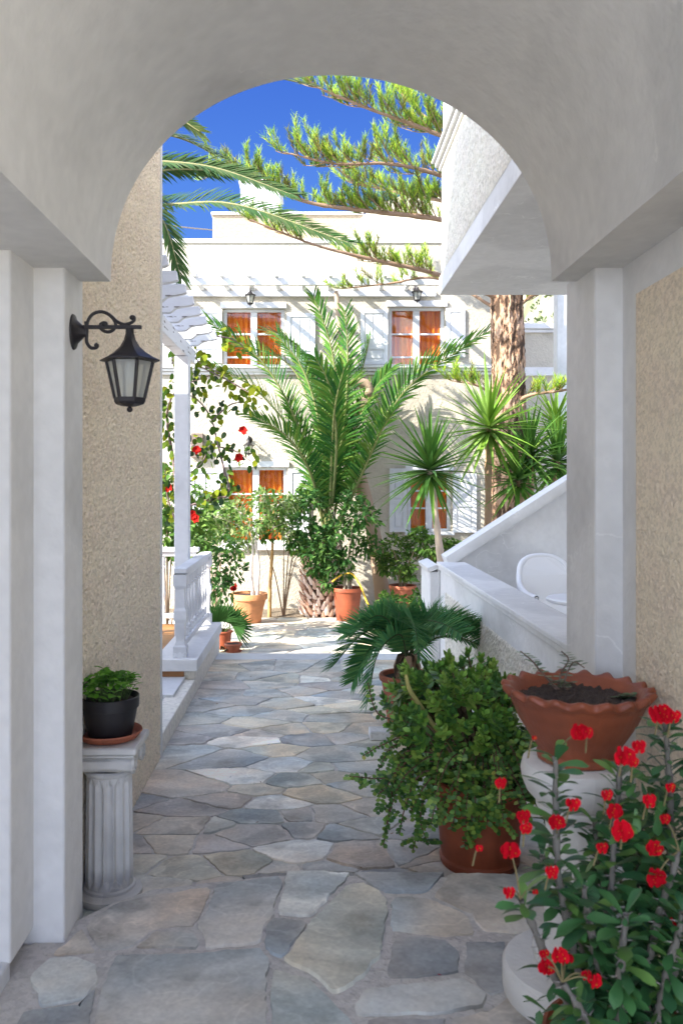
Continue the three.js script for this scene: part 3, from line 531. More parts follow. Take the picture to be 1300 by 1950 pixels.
// ---------------------------------------------------------------- wall lanterns
function lantern(label, p, turn, k = 1, group) {
  const t = thing('wall_lantern', label, 'lantern', p, turn, group); t.scale.setScalar(k);
  const L = (cx, cy, z = 0) => V((100 + cx / 5.652 - 138) / 528, -(560 + cy / 5.652 - 633) / 528, z);      // read off the lantern's own side view, in metres
  const plate = lathe([[0, 0.05], [0.016, 0.05], [0.02, 0.04], [0.03, 0.03], [0.045, 0.014], [0.062, 0.008], [0.066, 0], [0, 0]], 32); plate.rotateZ(-Math.PI / 2); plate.scale(1, 1, 0.8); plate.translate(0.0 - 0.024, 0, 0);
  mesh('back_plate', plate, M.iron, t);
  const z0 = (pts) => pts.map(([x, y]) => L(x, y));
  const arm = new THREE.Group(); arm.name = 'bracket'; t.add(arm);
  const a0 = L(250, 355), a1 = L(885, 360);
  mesh('bar', bx(a0.x, a1.x, a1.y - 0.0065, a1.y + 0.0065, -0.008, 0.008, 0.002), M.iron, arm);
  mesh('scroll', tube(z0([[292, 520], [296, 420], [305, 300], [360, 220], [455, 195], [545, 235], [605, 320], [585, 385], [520, 412], [455, 385], [440, 335], [480, 312], [505, 330]]), 0.0062, 80, 8), M.iron, arm);
  mesh('scroll', tube(z0([[560, 245], [620, 300], [690, 330], [760, 318], [805, 285], [800, 250], [770, 248]]), 0.006, 40, 8), M.iron, arm);
  mesh('scroll', tube(z0([[285, 300], [292, 420], [298, 530], [345, 585], [405, 575], [408, 548], [392, 545]]), 0.0062, 40, 8), M.iron, arm);
  mesh('knob', [new THREE.SphereGeometry(0.0115, 16, 12).translate(L(490, 330).x, L(490, 330).y, 0), new THREE.SphereGeometry(0.0085, 16, 12).translate(L(780, 258).x, L(780, 258).y, 0), new THREE.SphereGeometry(0.0085, 16, 12).translate(L(398, 556).x, L(398, 556).y, 0)], M.iron, arm);
  // hexagonal body
  const c = L(757, 0).x, yy = (cy) => L(0, cy).y, hexa = (prof, off = Math.PI / 6) => { const g = new THREE.LatheGeometry(prof.map(([r, y]) => new THREE.Vector2(r, y)), 6); g.rotateY(off); return toCreasedNormals(g, 0.35).translate(c, 0, 0); };
  mesh('roof', hexa([[0.0, yy(380)], [0.0145, yy(380)], [0.0155, yy(430)], [0.022, yy(500)], [0.036, yy(570)], [0.058, yy(630)], [0.084, yy(680)], [0.108, yy(712)], [0.108, yy(726)], [0.082, yy(732)], [0.0, yy(732)]]), M.iron, t);
  const yT = yy(736), yB = yy(1125), rT = 0.0835, rB = 0.0535;
  for (let k2 = 0; k2 < 6; k2++) {
    const q = k2 * Math.PI / 3 + Math.PI / 6, q1 = q + Math.PI / 3, P = (r, a, y) => V(c + r * Math.sin(a), y, r * Math.cos(a));
    const bar = tube([P(rT, q, yT), P((rT + rB) / 2, q, (yT + yB) / 2), P(rB, q, yB)], 0.0065, 4, 6); mesh('bar', bar, M.iron, t);
    const pane = new THREE.BufferGeometry(), A = P(rT - 0.003, q, yT), B = P(rT - 0.003, q1, yT), C = P(rB - 0.003, q1, yB), D = P(rB - 0.003, q, yB);
    pane.setAttribute('position', new THREE.Float32BufferAttribute([A, D, C, A, C, B].flatMap((v) => [v.x, v.y, v.z]), 3)); pane.computeVertexNormals();
    mesh('pane', pane, M.frost, t);
  }
  mesh('base', hexa([[0.0, yy(1122)], [0.058, yy(1122)], [0.056, yy(1165)], [0.05, yy(1190)], [0.032, yy(1208)], [0.012, yy(1216)], [0.0, yy(1216)]]), M.iron, t);
  mesh('finial', [new THREE.SphereGeometry(0.0105, 16, 12).translate(c, yy(1246), 0), new THREE.CylinderGeometry(0.005, 0.005, 0.012, 10).translate(c, yy(1218), 0)], M.iron, t);
  mesh('bulb', lathe([[0, yy(965)], [0.015, yy(965)], [0.017, yy(950)], [0.017, yy(760)], [0.013, yy(740)], [0, yy(740)]], 16).translate(c, 0, 0), M.bulb, t);
  return t;
}
lantern('black iron lantern on scrolled bracket fixed to the near white pilaster', V(-0.84, EYE + 0.545, -3.03), 0);
lantern('small black lantern over the upper shuttered window behind the left palm fronds', V(fx(478), fy(556), ZF + 0.02), -Math.PI / 2, 0.95);
lantern('small black lantern over the upper window nearest the pine trunk', V(fx(791), fy(550), ZF + 0.02), -Math.PI / 2, 0.95);
lantern('small black lantern over the lower left window, half hidden by vine leaves', V(fx(475), fy(838), ZF + 0.02), -Math.PI / 2, 0.95);

// ---------------------------------------------------------------- veranda on the left: plinth, steps, balustrades, rafters
const XR = -0.966;
{
  const t = thing('veranda_plinth', 'white stucco plinth of the raised veranda with marble steps beside the path', 'veranda');
  mesh('plinth', bx(-4.5, XR - 0.0, -0.5, 0.2, -8.75, -6.95, 0.01), M.roughPale, t);
  mesh('cap', bx(-1.31, XR + 0.02, 0.202, 0.3, -8.77, -6.9, 0.008), M.white, t);
  mesh('floor', bx(-4.5, -1.312, 0.202, 0.285, -8.75, -6.92, 0), M.tile, t);
  mesh('riser_tile', bx(-1.27, -1.06, 0.1, 0.2, -6.949, -6.935, 0.004), M.tile, t);
  mesh('cheek_wall', bx(-1.12, XR, -0.4, 0.13, -6.948, -5.38, 0.012), M.roughPale, t);
  mesh('step', bx(-3, -1.122, -0.3, 0.06, -6.948, -5.38, 0.004), M.marble, t);
  mesh('step', bx(-3, -1.05, 0.0, 0.152, -6.948, -6.35, 0.004), M.marble, t);
}
function newel(w, h, parent) {
  const s = w / 2, P = [[s, 0], [s, h * 0.13], [s * 0.8, h * 0.15], [s * 0.62, h * 0.2], [s * 0.72, h * 0.42], [s * 0.95, h * 0.46], [s * 0.95, h * 0.56], [s * 0.7, h * 0.6], [s * 0.62, h * 0.82], [s * 0.95, h * 0.86], [s, h * 0.88], [s, h]];
  const g = new THREE.LatheGeometry(P.map(([r, y]) => new THREE.Vector2(r * 1.414, y)), 4); g.rotateY(Math.PI / 4); return toCreasedNormals(g, 0.2);
}
const balusterGeo = (h) => { const q = [[0.013, 0], [0.022, 0.02], [0.022, 0.14], [0.012, 0.16], [0.012, 0.2], [0.022, 0.3], [0.024, 0.36], [0.015, 0.5], [0.0115, 0.72], [0.013, 0.78], [0.022, 0.82], [0.014, 0.84], [0.022, 0.86], [0.022, 1]]; return lathe(q.map(([r, y]) => [r, y * h]), 12); };
function balustrade(label, a, b, y, h, n, newels = [1, 1]) {
  const t = thing('balustrade', label, 'balustrade', V(a.x, y, a.z), 0, 'white turned balustrades of the veranda');
  const d = V().subVectors(b, a), L = d.length(); t.rotation.y = Math.atan2(-d.z, d.x);
  mesh('rail', [bx(-0.03, L + 0.03, h - 0.045, h, -0.055, 0.055, 0.008), bx(-0.0, L, h - 0.09, h - 0.046, -0.03, 0.03, 0.004)], M.paint, t);
  mesh('bottom_rail', bx(0, L, 0.07, 0.12, -0.03, 0.03, 0.006), M.paint, t);
  const g = balusterGeo(h - 0.21), gm = (() => { const q = flat(g.clone()); return metreUV(q); })();
  for (let k = 0; k < n; k++) { const m = new THREE.Mesh(gm, M.paint); m.name = 'baluster'; m.castShadow = m.receiveShadow = true; m.position.set((k + 0.8) * L / (n + 0.6), 0.12, 0); t.add(m); }
  newels.forEach((on, k) => { if (on) mesh('newel', newel(0.11, h - 0.05, t).translate(k ? L : 0, 0, 0), M.paint, t); });
  return t;
}
balustrade('white chipped balustrade on the plinth beside the path', V(-1.1, 0, -7.02), V(-1.1, 0, -8.7), 0.3, 0.74, 9);
balustrade('white balustrade at the back of the veranda behind the pergola post', V(-1.2, 0, -8.68), V(-3.2, 0, -8.68), 0.286, 0.8, 10, [0, 1]);
balustrade('white balustrade inside the veranda, mostly hidden by the stucco wall', V(-1.62, 0, -6.98), V(-1.62, 0, -8.2), 0.286, 0.62, 6);
{
  const t = thing('pergola', 'white peeling timber pergola with scalloped rafters over the left veranda', 'pergola');
  const p = at(348, 0, 8.05).x;
  mesh('post', bx(p - 0.068, p + 0.068, 0.3, 2.96, -8.1, -7.97, 0.008), M.paint, t);
  mesh('beam', bx(p - 0.06, p + 0.05, 2.962, 3.1, -8.55, -5.2, 0.008), M.chipped, t);
  mesh('post', bx(p - 0.06, p + 0.06, 0.3, 2.96, -5.7, -5.58, 0.008).translate(-0.3, 0, 0), M.chipped, t);
  for (let k = 0; k < 8; k++) {
    const d = 8.32 - k * 0.4, s = FOC / d, tip = -0.945, y0 = 3.102, h = 0.125;
    const sh = new THREE.Shape(); sh.moveTo(-2.8, y0 + h); sh.lineTo(tip - 0.01, y0 + h); sh.lineTo(tip, y0 + h - 0.055);
    sh.bezierCurveTo(tip - 0.04, y0 + 0.045, tip - 0.09, y0 + 0.055, tip - 0.13, y0 + 0.04); sh.bezierCurveTo(tip - 0.165, y0 + 0.03, tip - 0.165, y0 + 0.004, tip - 0.2, y0); sh.lineTo(-2.8, y0); sh.closePath();
    const g = new THREE.ExtrudeGeometry(sh, { depth: 0.05, bevelEnabled: true, bevelSize: 0.004, bevelThickness: 0.004, bevelSegments: 1, curveSegments: 10 });
    g.translate(0, 0, -d); const m = mesh('rafter', toCreasedNormals(g, 0.4), M.chipped, t);
    m.position.y = 0.004 + 0.004 * n2(k, 3);
  }
}

{ const m = mesh('cable', tube([at(290, 424, 14), at(345, 432, 15), at(405, 438, 17.4)], 0.011, 20, 5), M.roof); tag(m, 'thin pale cable crossing the sky to the beige roof block', 'cable'); }

// ---------------------------------------------------------------- plant builders
const hz = (v) => V(v.x, 0, v.z);
// a feather frond along a curve: midrib and rows of leaflets; twist turns the blade about the midrib
function frondGeo(mb, pts, o) {
  const { n = 70, L = 0.34, W = 0.026, twist = 0, vee = 0.5, from = 0.12, cols, r, rib = [0.16, 0.2, 0.06], r0 = 0.022, r1 = 0.004, lean = [1.15, 0.45], droop = 0.12, seg = 3 } = o;
  const c = new THREE.CatmullRomCurve3(pts), dir = hz(V().subVectors(pts[pts.length - 1], pts[0]));
  if (dir.length() < 0.05) dir.set(0.3, 0, 1); dir.normalize();
  const side0 = V().crossVectors(dir, V(0, 1, 0)).normalize();
  mb.stem(c.getPoints(22), r0, r1, 5, rib);
  for (let k = 0; k < n; k++) {
    const t = from + (1 - from) * (k + r() * 0.6) / n, p = c.getPointAt(Math.min(1, t)), T = c.getTangentAt(Math.min(1, t));
    const s = side0.clone().addScaledVector(T, -side0.dot(T)).normalize(), N = V().crossVectors(s, T).normalize();
    s.applyAxisAngle(T, twist); N.applyAxisAngle(T, twist);
    const u = (t - from) / (1 - from), len = L * (0.35 + 0.65 * Math.pow(Math.sin(Math.PI * Math.min(1, 0.12 + u * 0.8)), 0.7)) * (0.85 + r() * 0.3), a = mix(lean[0], lean[1], u) + (r() - 0.5) * 0.16;
    for (const q of [-1, 1]) {
      const ve = vee * (0.6 + r() * 0.8);
      const d = V().addScaledVector(T, Math.cos(a)).addScaledVector(s, q * Math.sin(a) * Math.cos(ve)).addScaledVector(N, Math.sin(a) * Math.sin(ve)).normalize();
      const cc = vary(r, cols[Math.floor(r() * cols.length)], 0.35);
      mb.blade(p, d, N, len, W * (0.8 + r() * 0.4), { droop: droop * (0.5 + r()), seg, col: cc, col2: cc.map((x) => x * 1.15), fold: 0.25, prof: (x) => Math.pow(Math.sin(Math.PI * Math.min(1, 0.16 + x * 0.84)), 0.8) });
    }
  }
}
function frond(parent, pts, o) { const mb = new MB(); frondGeo(mb, pts, o); return mb.build('frond', M.leaf, parent); }
const PALM = [[0.13, 0.22, 0.035], [0.045, 0.15, 0.02], [0.065, 0.18, 0.025], [0.032, 0.12, 0.025], [0.1, 0.22, 0.035]], PALMY = [[0.16, 0.2, 0.06], [0.11, 0.17, 0.05], [0.07, 0.13, 0.04]];
// a leafy crown: leaves scattered through blobs [x, y, z, radius, share], denser to the rim, little twigs inside
function foliage(mb, blobs, count, o) {
  const { r, L = 0.06, W = 0.035, cols, seg = 2, fold = 0.25, down = 0.15, prof } = o, tot = blobs.reduce((s, b) => s + (b[4] || 1), 0);
  for (const b of blobs) for (let k = 0; k < count * (b[4] || 1) / tot; k++) {
    const d = onSphere(r), q = Math.pow(r(), 0.45), p = V(b[0] + d.x * q * b[3], b[1] + d.y * q * b[3] * (b[5] || 0.85), b[2] + d.z * q * b[3]);
    if (n3(p.x * o.nf, p.y * o.nf, p.z * o.nf) < (o.cut ?? -0.25)) continue;
    const dir = d.clone().multiplyScalar(0.7).add(onSphere(r).multiplyScalar(0.7)); dir.y -= down; dir.normalize();
    const c = vary(r, cols[Math.floor(r() * cols.length)], 0.5);
    mb.blade(p, dir, onSphere(r).add(V(0, 1.2, 0)).normalize(), L * (0.6 + r() * 0.8), W * (0.7 + r() * 0.6), { seg, fold, col: c, col2: c.map((x) => x * 1.2), droop: 0.15, ...(prof ? { prof } : {}) });
  }
}
function pot(parent, rT, rB, h, mat, o = {}) {
  const { rim = 0.12, lip = 0.012, soil = 0.92 } = o, s = rT * 1.06;
  mesh('pot', lathe([[0, 0], [rB, 0], [rB + 0.004, 0.006], [mix(rB, rT, 0.5) * 1.01, h * 0.5], [rT * 0.985, h * (1 - rim)], [rT + lip, h * (1 - rim) + 0.004], [rT + lip * 1.3, h - 0.012], [rT + lip * 0.8, h], [rT - 0.012, h - 0.002], [rT - 0.02, h * 0.9], [rT - 0.03, h * 0.75], [0, h * 0.74]], 44), mat, parent, true);
  const g = new THREE.CircleGeometry(rT - 0.022, 28); g.rotateX(-Math.PI / 2); g.translate(0, h * soil, 0); mesh('soil', g, M.soil, parent);
}
const local = (o, p) => p.clone().sub(o.position);

// ---------------------------------------------------------------- date palm in front of the hotel
{
  const D = 13.25, base = at(613, 1172, D), t = thing('palm_tree', 'young date palm with green feather fronds and stubby scaly trunk before the hotel', 'palm tree', V(base.x, courtY(-D) - 0.02, -D)), r = rng(41);
  const H = 1.25;
  mesh('trunk', lathe([[0.0, -0.1], [0.29, -0.1], [0.3, 0.1], [0.27, 0.6], [0.24, 1.0], [0.15, H], [0, H + 0.05]], 24), std({ color: RGB(0.34, 0.2, 0.14), roughness: 1, map: barkTone }), t, true);
  const bm = [[0.78, 0.62, 0.54], [0.66, 0.46, 0.36], [0.5, 0.3, 0.22], [0.82, 0.7, 0.62]].map((c) => std({ color: RGB(...c), roughness: 0.9 }));
  const bg = [0, 1, 2].map((k) => { const g = new THREE.CylinderGeometry(0.012, 0.045, 0.15, 5, 1); g.scale(1, 1, 0.5); g.rotateX(0.5 + k * 0.12); g.translate(0, 0.05, 0.045); return g.toNonIndexed(); }); bg.forEach((g) => { g.computeVertexNormals(); metreUV(g); });
  for (let row = 0, y = 0.02; y < 1.12; y += 0.075, row++) for (let k = 0; k < 16; k++) {
    const a = (k + (row % 2) / 2) / 16 * 6.2832 + (r() - 0.5) * 0.1, R = y < 0.6 ? mix(0.3, 0.27, y / 0.6) : mix(0.27, 0.2, (y - 0.6) / 0.52);
    if (Math.cos(a) < -0.35) continue;
    const m = new THREE.Mesh(bg[Math.floor(r() * 3)], bm[Math.floor(r() * 4)]); m.name = 'leaf_base'; m.castShadow = m.receiveShadow = true; m.position.set(Math.sin(a) * R, y + (r() - 0.5) * 0.03, Math.cos(a) * R); m.rotation.set((r() - 0.5) * 0.25, a, (r() - 0.5) * 0.4, 'YXZ'); m.scale.setScalar(0.85 + r() * 0.4); t.add(m);
  }
  const hub = V(0.1, H - 0.05, 0);
  const F = [ // mid, bend, tip as sight points with distances; twist; colours
    [[575, 830, 13.3], [500, 690, 13.2], [398, 612, 13.0], 0.7, 0], [[570, 850, 13.1], [490, 745, 12.8], [395, 690, 12.6], -0.5, 0], [[642, 800, 13.4], [630, 660, 13.4], [596, 562, 13.2], 0.9, 0], [[655, 800, 13.0], [662, 680, 12.9], [656, 590, 12.8], -0.9, 0],
    [[600, 800, 13.7], [545, 690, 13.9], [440, 655, 13.9], 0.4, 1], [[615, 780, 13.9], [570, 660, 14.0], [505, 630, 13.9], -0.3, 1], [[706, 850, 13.2], [790, 710, 13.0], [928, 632, 12.8], 0.75, 0], [[700, 870, 12.9], [770, 745, 12.5], [890, 655, 12.2], -0.55, 0],
    [[590, 900, 12.8], [545, 830, 12.4], [478, 790, 12.1], 0.3, 0], [[690, 900, 12.8], [726, 820, 12.4], [752, 780, 12.0], 0.4, 0], [[640, 830, 12.6], [625, 730, 12.2], [600, 680, 11.8], 0.5, 0], [[650, 820, 13.7], [690, 700, 13.8], [705, 640, 13.9], -0.5, 0],
    [[632, 850, 12.7], [640, 760, 12.3], [655, 700, 12.1], 0.2, 0], [[610, 820, 13.1], [575, 700, 13.1], [530, 640, 13.0], 0.6, 0], [[668, 850, 13.4], [700, 760, 13.5], [745, 700, 13.6], 0.8, 0], [[600, 880, 13.3], [560, 800, 13.3], [545, 760, 13.3], -0.7, 0],
  ];
  for (const [m, b, e, tw, y] of F) {
    const p = [m, b, e].map(([x, y2, d]) => local(t, at(x, y2, d)));
    frond(t, [hub.clone().add(V((r() - 0.5) * 0.12, 0, (r() - 0.5) * 0.12)), ...p], { n: 64, L: 0.5, W: 0.029, twist: tw, cols: y ? PALMY : PALM, r, from: 0.2, rib: [0.3, 0.32, 0.12], r0: 0.03, lean: [1.05, 0.5], droop: 0.2 });
  }
}
// tall palm whose crown hangs over the left house; its trunk rises behind the lantern wall
{
  const D = 8.9, c = at(150, 300, D), t = thing('tall_palm', 'tall palm behind the lantern wall, its long fronds hanging across the blue sky', 'palm tree', V(c.x, -0.3, -D)), r = rng(43);
  const top = c.y + 0.3, tr = new MB(); tr.stem(curvePts([V(0.15, 0, 0.1), V(0.1, top * 0.5, 0), V(0, top, 0)], 60), 0.2, 0.16, 12, [0.22, 0.16, 0.11], 0.03); tr.build('trunk', M.wood, t);
  const hub = V(0, top, 0);
  const F = [ // fronds that reach into the view
    [[250, 250, 8.9], [340, 262, 8.8], [420, 300, 8.7], 0.4, 1], [[250, 305, 8.6], [400, 318, 8.4], [560, 372, 8.1], 0.8, 0], [[270, 385, 8.4], [440, 388, 8.0], [662, 462, 7.6], 0.85, 0], [[240, 330, 8.0], [310, 420, 7.9], [345, 530, 7.8], 0.2, 0],
    [[260, 325, 9.2], [350, 322, 9.4], [470, 330, 9.6], -0.6, 0], [[300, 130, 9.3], [430, 130, 9.2], [605, 165, 9.0], 0.5, 1], [[240, 210, 9.0], [320, 215, 9.0], [380, 250, 8.9], -0.5, 1],
  ];
  for (const [m, b, e, tw, y] of F) frond(t, [hub, ...[m, b, e].map(([x, y2, d]) => local(t, at(x, y2, d)))], { n: 120, L: 0.28, W: 0.02, twist: tw, cols: y ? PALMY : [[0.03, 0.085, 0.02], [0.045, 0.1, 0.025], [0.07, 0.11, 0.035]], r, from: 0.1, rib: [0.36, 0.34, 0.16], r0: 0.026, lean: [1.0, 0.45], vee: 0.35 });
  for (let k = 0; k < 13; k++) { // the rest of the crown
    const a = 1.9 + k / 13 * 3.6, e = 0.5 + 0.5 * r(), d = V(Math.cos(a), 0, Math.sin(a) * 0.9);
    if (d.x > 0.2) continue;
    frond(t, [hub, hub.clone().addScaledVector(d, 0.7).add(V(0, 0.55 * e, 0)), hub.clone().addScaledVector(d, 1.5).add(V(0, 0.6 * e - 0.1, 0)), hub.clone().addScaledVector(d, 2.3).add(V(0, 0.1 * e - 0.5, 0))], { n: 60, L: 0.36, W: 0.03, twist: (r() - 0.5), cols: PALM, r, r0: 0.026 });
  }
}
// ---------------------------------------------------------------- pine: trunk at the hotel corner, long level limbs of upturned needle sprays
{
  const D = 12.2, b = at(965, 920, D), t = thing('pine_tree', 'tall pine with thick flaking trunk and level limbs of upturned needle sprays', 'pine tree', V(b.x, COURT_END, -D)), r = rng(47);
  const pts = []; for (let k = 0; k <= 90; k++) { const y = k / 90 * 9.5; pts.push(V(0.03 * Math.sin(y * 0.7), y, 0)); }
  { const g = new THREE.CylinderGeometry(0.19, 0.26, 9.5, 72, 420, true), p = g.attributes.position;
    for (let i = 0; i < p.count; i++) {
      const y = p.getY(i) + 4.75, a = Math.atan2(p.getX(i), p.getZ(i)), R = Math.hypot(p.getX(i), p.getZ(i)), ca = Math.cos(a), sa = Math.sin(a);
      const w = n3(ca * 2.5, sa * 2.5, y * 1.2) * 0.5, f = n3(ca * 5.5 + w, sa * 5.5 + w, y * 3.2) * 0.6 + n3(ca * 12, sa * 12, y * 8) * 0.4;
      const q = R + 0.026 * smooth(f, -0.35, 0.25) + 0.012 * n3(ca * 1.5, sa * 1.5, y) - 0.013; p.setX(i, sa * q + 0.03 * Math.sin(y * 0.7)); p.setZ(i, ca * q);
    }
    g.translate(0, 4.75, 0); g.computeVertexNormals(); const uv = g.attributes.uv; for (let i = 0; i < uv.count; i++) uv.setXY(i, uv.getX(i) * 1.6, uv.getY(i) * 9.5);
    mesh('trunk', g, M.bark, t, true); }
  const G = [[0.18, 0.32, 0.022], [0.28, 0.4, 0.025], [0.4, 0.48, 0.05], [0.08, 0.19, 0.06]], OLD = [[0.22, 0.2, 0.04], [0.08, 0.11, 0.03]];
  function spray(mb, p, d, L, young) {        // a foxtail: curved shoot set with short forward needles
    const q = [p, p.clone().addScaledVector(d, L * 0.5).add(V(0, L * 0.08, 0)), p.clone().addScaledVector(d, L).add(V(0, L * 0.34, 0))], c = new THREE.CatmullRomCurve3(q), n = Math.round(L * 300);
    mb.stem(c.getPoints(4), 0.006, 0.003, 4, [0.16, 0.12, 0.05]);
    for (let k = 0; k < n; k++) {
      const u = 0.04 + 0.96 * k / n, o = c.getPoint(u), T = c.getTangent(u), a = r() * 6.2832, s = V().crossVectors(T, V(0.3, 1, 0.2)).normalize().applyAxisAngle(T, a);
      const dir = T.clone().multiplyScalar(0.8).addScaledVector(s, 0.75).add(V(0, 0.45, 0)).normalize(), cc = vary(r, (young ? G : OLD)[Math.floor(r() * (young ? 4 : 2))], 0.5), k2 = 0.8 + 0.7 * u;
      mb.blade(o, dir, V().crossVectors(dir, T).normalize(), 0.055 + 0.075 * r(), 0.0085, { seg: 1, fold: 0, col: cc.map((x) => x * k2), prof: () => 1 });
    }
  }
  function limb(pix, o = {}) {
    const P = pix.map(([x, y, d]) => local(t, at(x, y, d))), c = new THREE.CatmullRomCurve3(P), L = c.getLength(), wood = new MB();
    wood.stem(c.getPoints(Math.ceil(L * 14)), (o.r0 || 0.045) * 0.8, 0.009, 7, [0.3, 0.19, 0.12], 0.006);
    const br = wood.build('limb', M.wood, t), mb = new MB(), tw = new MB(), step = (o.step || 0.1) * 1.05;
    for (let s = (o.from || 0.1) * L; s < L; s += step * (0.7 + r() * 0.6)) {
      const u = s / L, p = c.getPointAt(u), T = c.getTangentAt(u), side = V().crossVectors(T, V(0, 1, 0)).normalize();
      for (const q of [-1, 1]) {
        if (r() < (o.gap ?? 0.15) || n2(s * 2.1 + q * 9, pix[0][1]) < -0.5) continue;
        const l2 = (0.26 + 0.46 * r()) * (o.k || 1) * (1 - 0.45 * u), d = T.clone().multiplyScalar(0.75).addScaledVector(side, q * (0.35 + 0.5 * r())).add(V(0, (o.up ?? 0.45) * (r() * 1.1 - 0.1), 0)).normalize();
        const e = p.clone().addScaledVector(d, l2), mid = p.clone().addScaledVector(d, l2 * 0.5).add(V(0, -0.03 * l2, 0)), cc = new THREE.CatmullRomCurve3([p, mid, e.add(V(0, 0.06 * l2, 0))]); tw.stem(cc.getPoints(5), 0.009, 0.004, 5, [0.3, 0.19, 0.1]);
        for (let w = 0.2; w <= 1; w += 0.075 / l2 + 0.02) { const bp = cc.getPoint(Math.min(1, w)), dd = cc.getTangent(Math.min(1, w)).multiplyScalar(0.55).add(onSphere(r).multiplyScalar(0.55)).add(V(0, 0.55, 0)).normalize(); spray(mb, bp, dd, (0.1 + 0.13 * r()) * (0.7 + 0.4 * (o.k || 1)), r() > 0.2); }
      }
    }
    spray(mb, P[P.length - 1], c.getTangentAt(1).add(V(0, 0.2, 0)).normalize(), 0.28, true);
    tw.build('twig', M.wood, br).userData.kind = 'stuff'; mb.build('needle_foliage', M.needle, br).userData.kind = 'stuff';
  }
  const J = (y) => [965, y, D];
  limb([J(330), [838, 258, 12.0], [715, 212, 11.8], [640, 182, 11.7], [590, 160, 11.6]], { k: 1.0, from: 0.3 });
  limb([J(400), [840, 335, 11.7], [740, 312, 11.4], [640, 312, 11.2], [540, 290, 11.1]], { k: 1.0, from: 0.28, up: 0.6 });
  limb([J(455), [830, 417, 11.9], [700, 402, 11.7], [575, 382, 11.6], [440, 322, 11.5], [385, 335, 11.5]], { k: 0.95, from: 0.22, up: 0.6, r0: 0.055, gap: 0.2 });
  limb([J(575), [830, 522, 11.7], [700, 492, 11.4], [595, 465, 11.2], [475, 418, 11.0]], { k: 0.75, from: 0.3, gap: 0.45, r0: 0.05 });
  limb([J(600), [830, 530, 12.6], [740, 540, 12.8], [650, 550, 12.9]], { k: 0.55, from: 0.3, gap: 0.5, r0: 0.03, up: 0.2 });
  limb([J(300), [860, 250, 12.4], [800, 215, 12.6], [755, 168, 12.8]], { k: 0.9, from: 0.35 });
  limb([J(420), [850, 385, 12.5], [770, 370, 12.8], [660, 345, 13.0]], { k: 0.9, from: 0.3 });
  limb([J(200), [900, 150, 11.8], [820, 110, 11.5], [700, 90, 11.3]], { k: 0.9, from: 0.3, step: 0.14 });
  limb([J(775), [1010, 752, 11.9], [1060, 745, 11.7], [1120, 735, 11.5]], { k: 0.6, from: 0.25, gap: 0.3, r0: 0.04, up: 0.3 });
  limb([J(770), [910, 735, 12.0], [860, 725, 12.0]], { k: 0.6, from: 0.3, gap: 0.2, r0: 0.03, up: 0.3 });
  limb([J(600), [1020, 560, 12.0], [1090, 550, 11.8]], { k: 0.7, from: 0.3, up: 0 });
}
// ---------------------------------------------------------------- bare leaning tree behind the date palm
{
  const D = 13.55, b = at(735, 1120, D), t = thing('bare_tree', 'bare pale brown crooked trunk bending behind the date palm fronds', 'tree', V(b.x, COURT_END, -D)), mb = new MB();
  const P = (l) => curvePts(l.map(([x, y, d]) => local(t, at(x, y, d || D))), 30);
  mb.stem(P([[735, 1190], [715, 1040], [690, 930], [660, 840], [672, 790], [700, 755], [698, 733], [662, 724, 13.5], [640, 700, 13.6]]), 0.13, 0.07, 9, [0.38, 0.27, 0.18], 0.012); mb.build('trunk', M.wood, t);
  const m2 = new MB(); m2.stem(P([[655, 715, 13.6], [648, 640, 13.7], [642, 585, 13.75], [640, 555, 13.8]]), 0.06, 0.035, 7, [0.42, 0.31, 0.22], 0.01); m2.build('branch', M.wood, t);
}
// ---------------------------------------------------------------- yuccas
function yucca(label, base, crowns, group, seed, trunkCol = [0.3, 0.19, 0.11]) {
  const t = thing('yucca', label, 'yucca', base, 0, group), r = rng(seed);
  const prof = (x) => x < 0.12 ? 0.7 + x * 2.5 : Math.pow(1 - (x - 0.12) / 0.88, 0.75);
  for (const [c, n, L, tint, low] of crowns) {
    const C = local(t, c), tr = new MB(); tr.stem(curvePts([V(0, -0.1, 0), V(C.x * 0.25, C.y * 0.4, C.z * 0.3), C], 26), 0.055, 0.042, 8, trunkCol, 0.012); tr.build('trunk', M.wood, t);
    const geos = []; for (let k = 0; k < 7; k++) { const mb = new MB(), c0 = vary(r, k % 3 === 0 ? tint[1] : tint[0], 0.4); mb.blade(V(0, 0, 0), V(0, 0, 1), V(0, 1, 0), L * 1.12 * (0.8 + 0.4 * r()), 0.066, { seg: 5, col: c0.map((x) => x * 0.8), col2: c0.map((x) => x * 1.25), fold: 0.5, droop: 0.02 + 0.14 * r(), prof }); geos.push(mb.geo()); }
    const up = V(0, 1, 0), zz = V(0, 0, 1);
    for (let k = 0; k < n; k++) {
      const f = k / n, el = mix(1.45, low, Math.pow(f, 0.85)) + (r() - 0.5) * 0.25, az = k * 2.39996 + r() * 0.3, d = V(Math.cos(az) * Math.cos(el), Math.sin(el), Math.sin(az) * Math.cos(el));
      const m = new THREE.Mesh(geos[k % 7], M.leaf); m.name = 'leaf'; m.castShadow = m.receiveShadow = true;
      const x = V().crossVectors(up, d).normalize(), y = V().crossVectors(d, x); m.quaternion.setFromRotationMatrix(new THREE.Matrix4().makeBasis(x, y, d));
      m.position.copy(C).addScaledVector(d, 0.03).add(V(0, 0.14 * (1 - f) - 0.08, 0)); m.scale.setScalar(0.85 + 0.3 * r()); t.add(m);
    }
  }
}
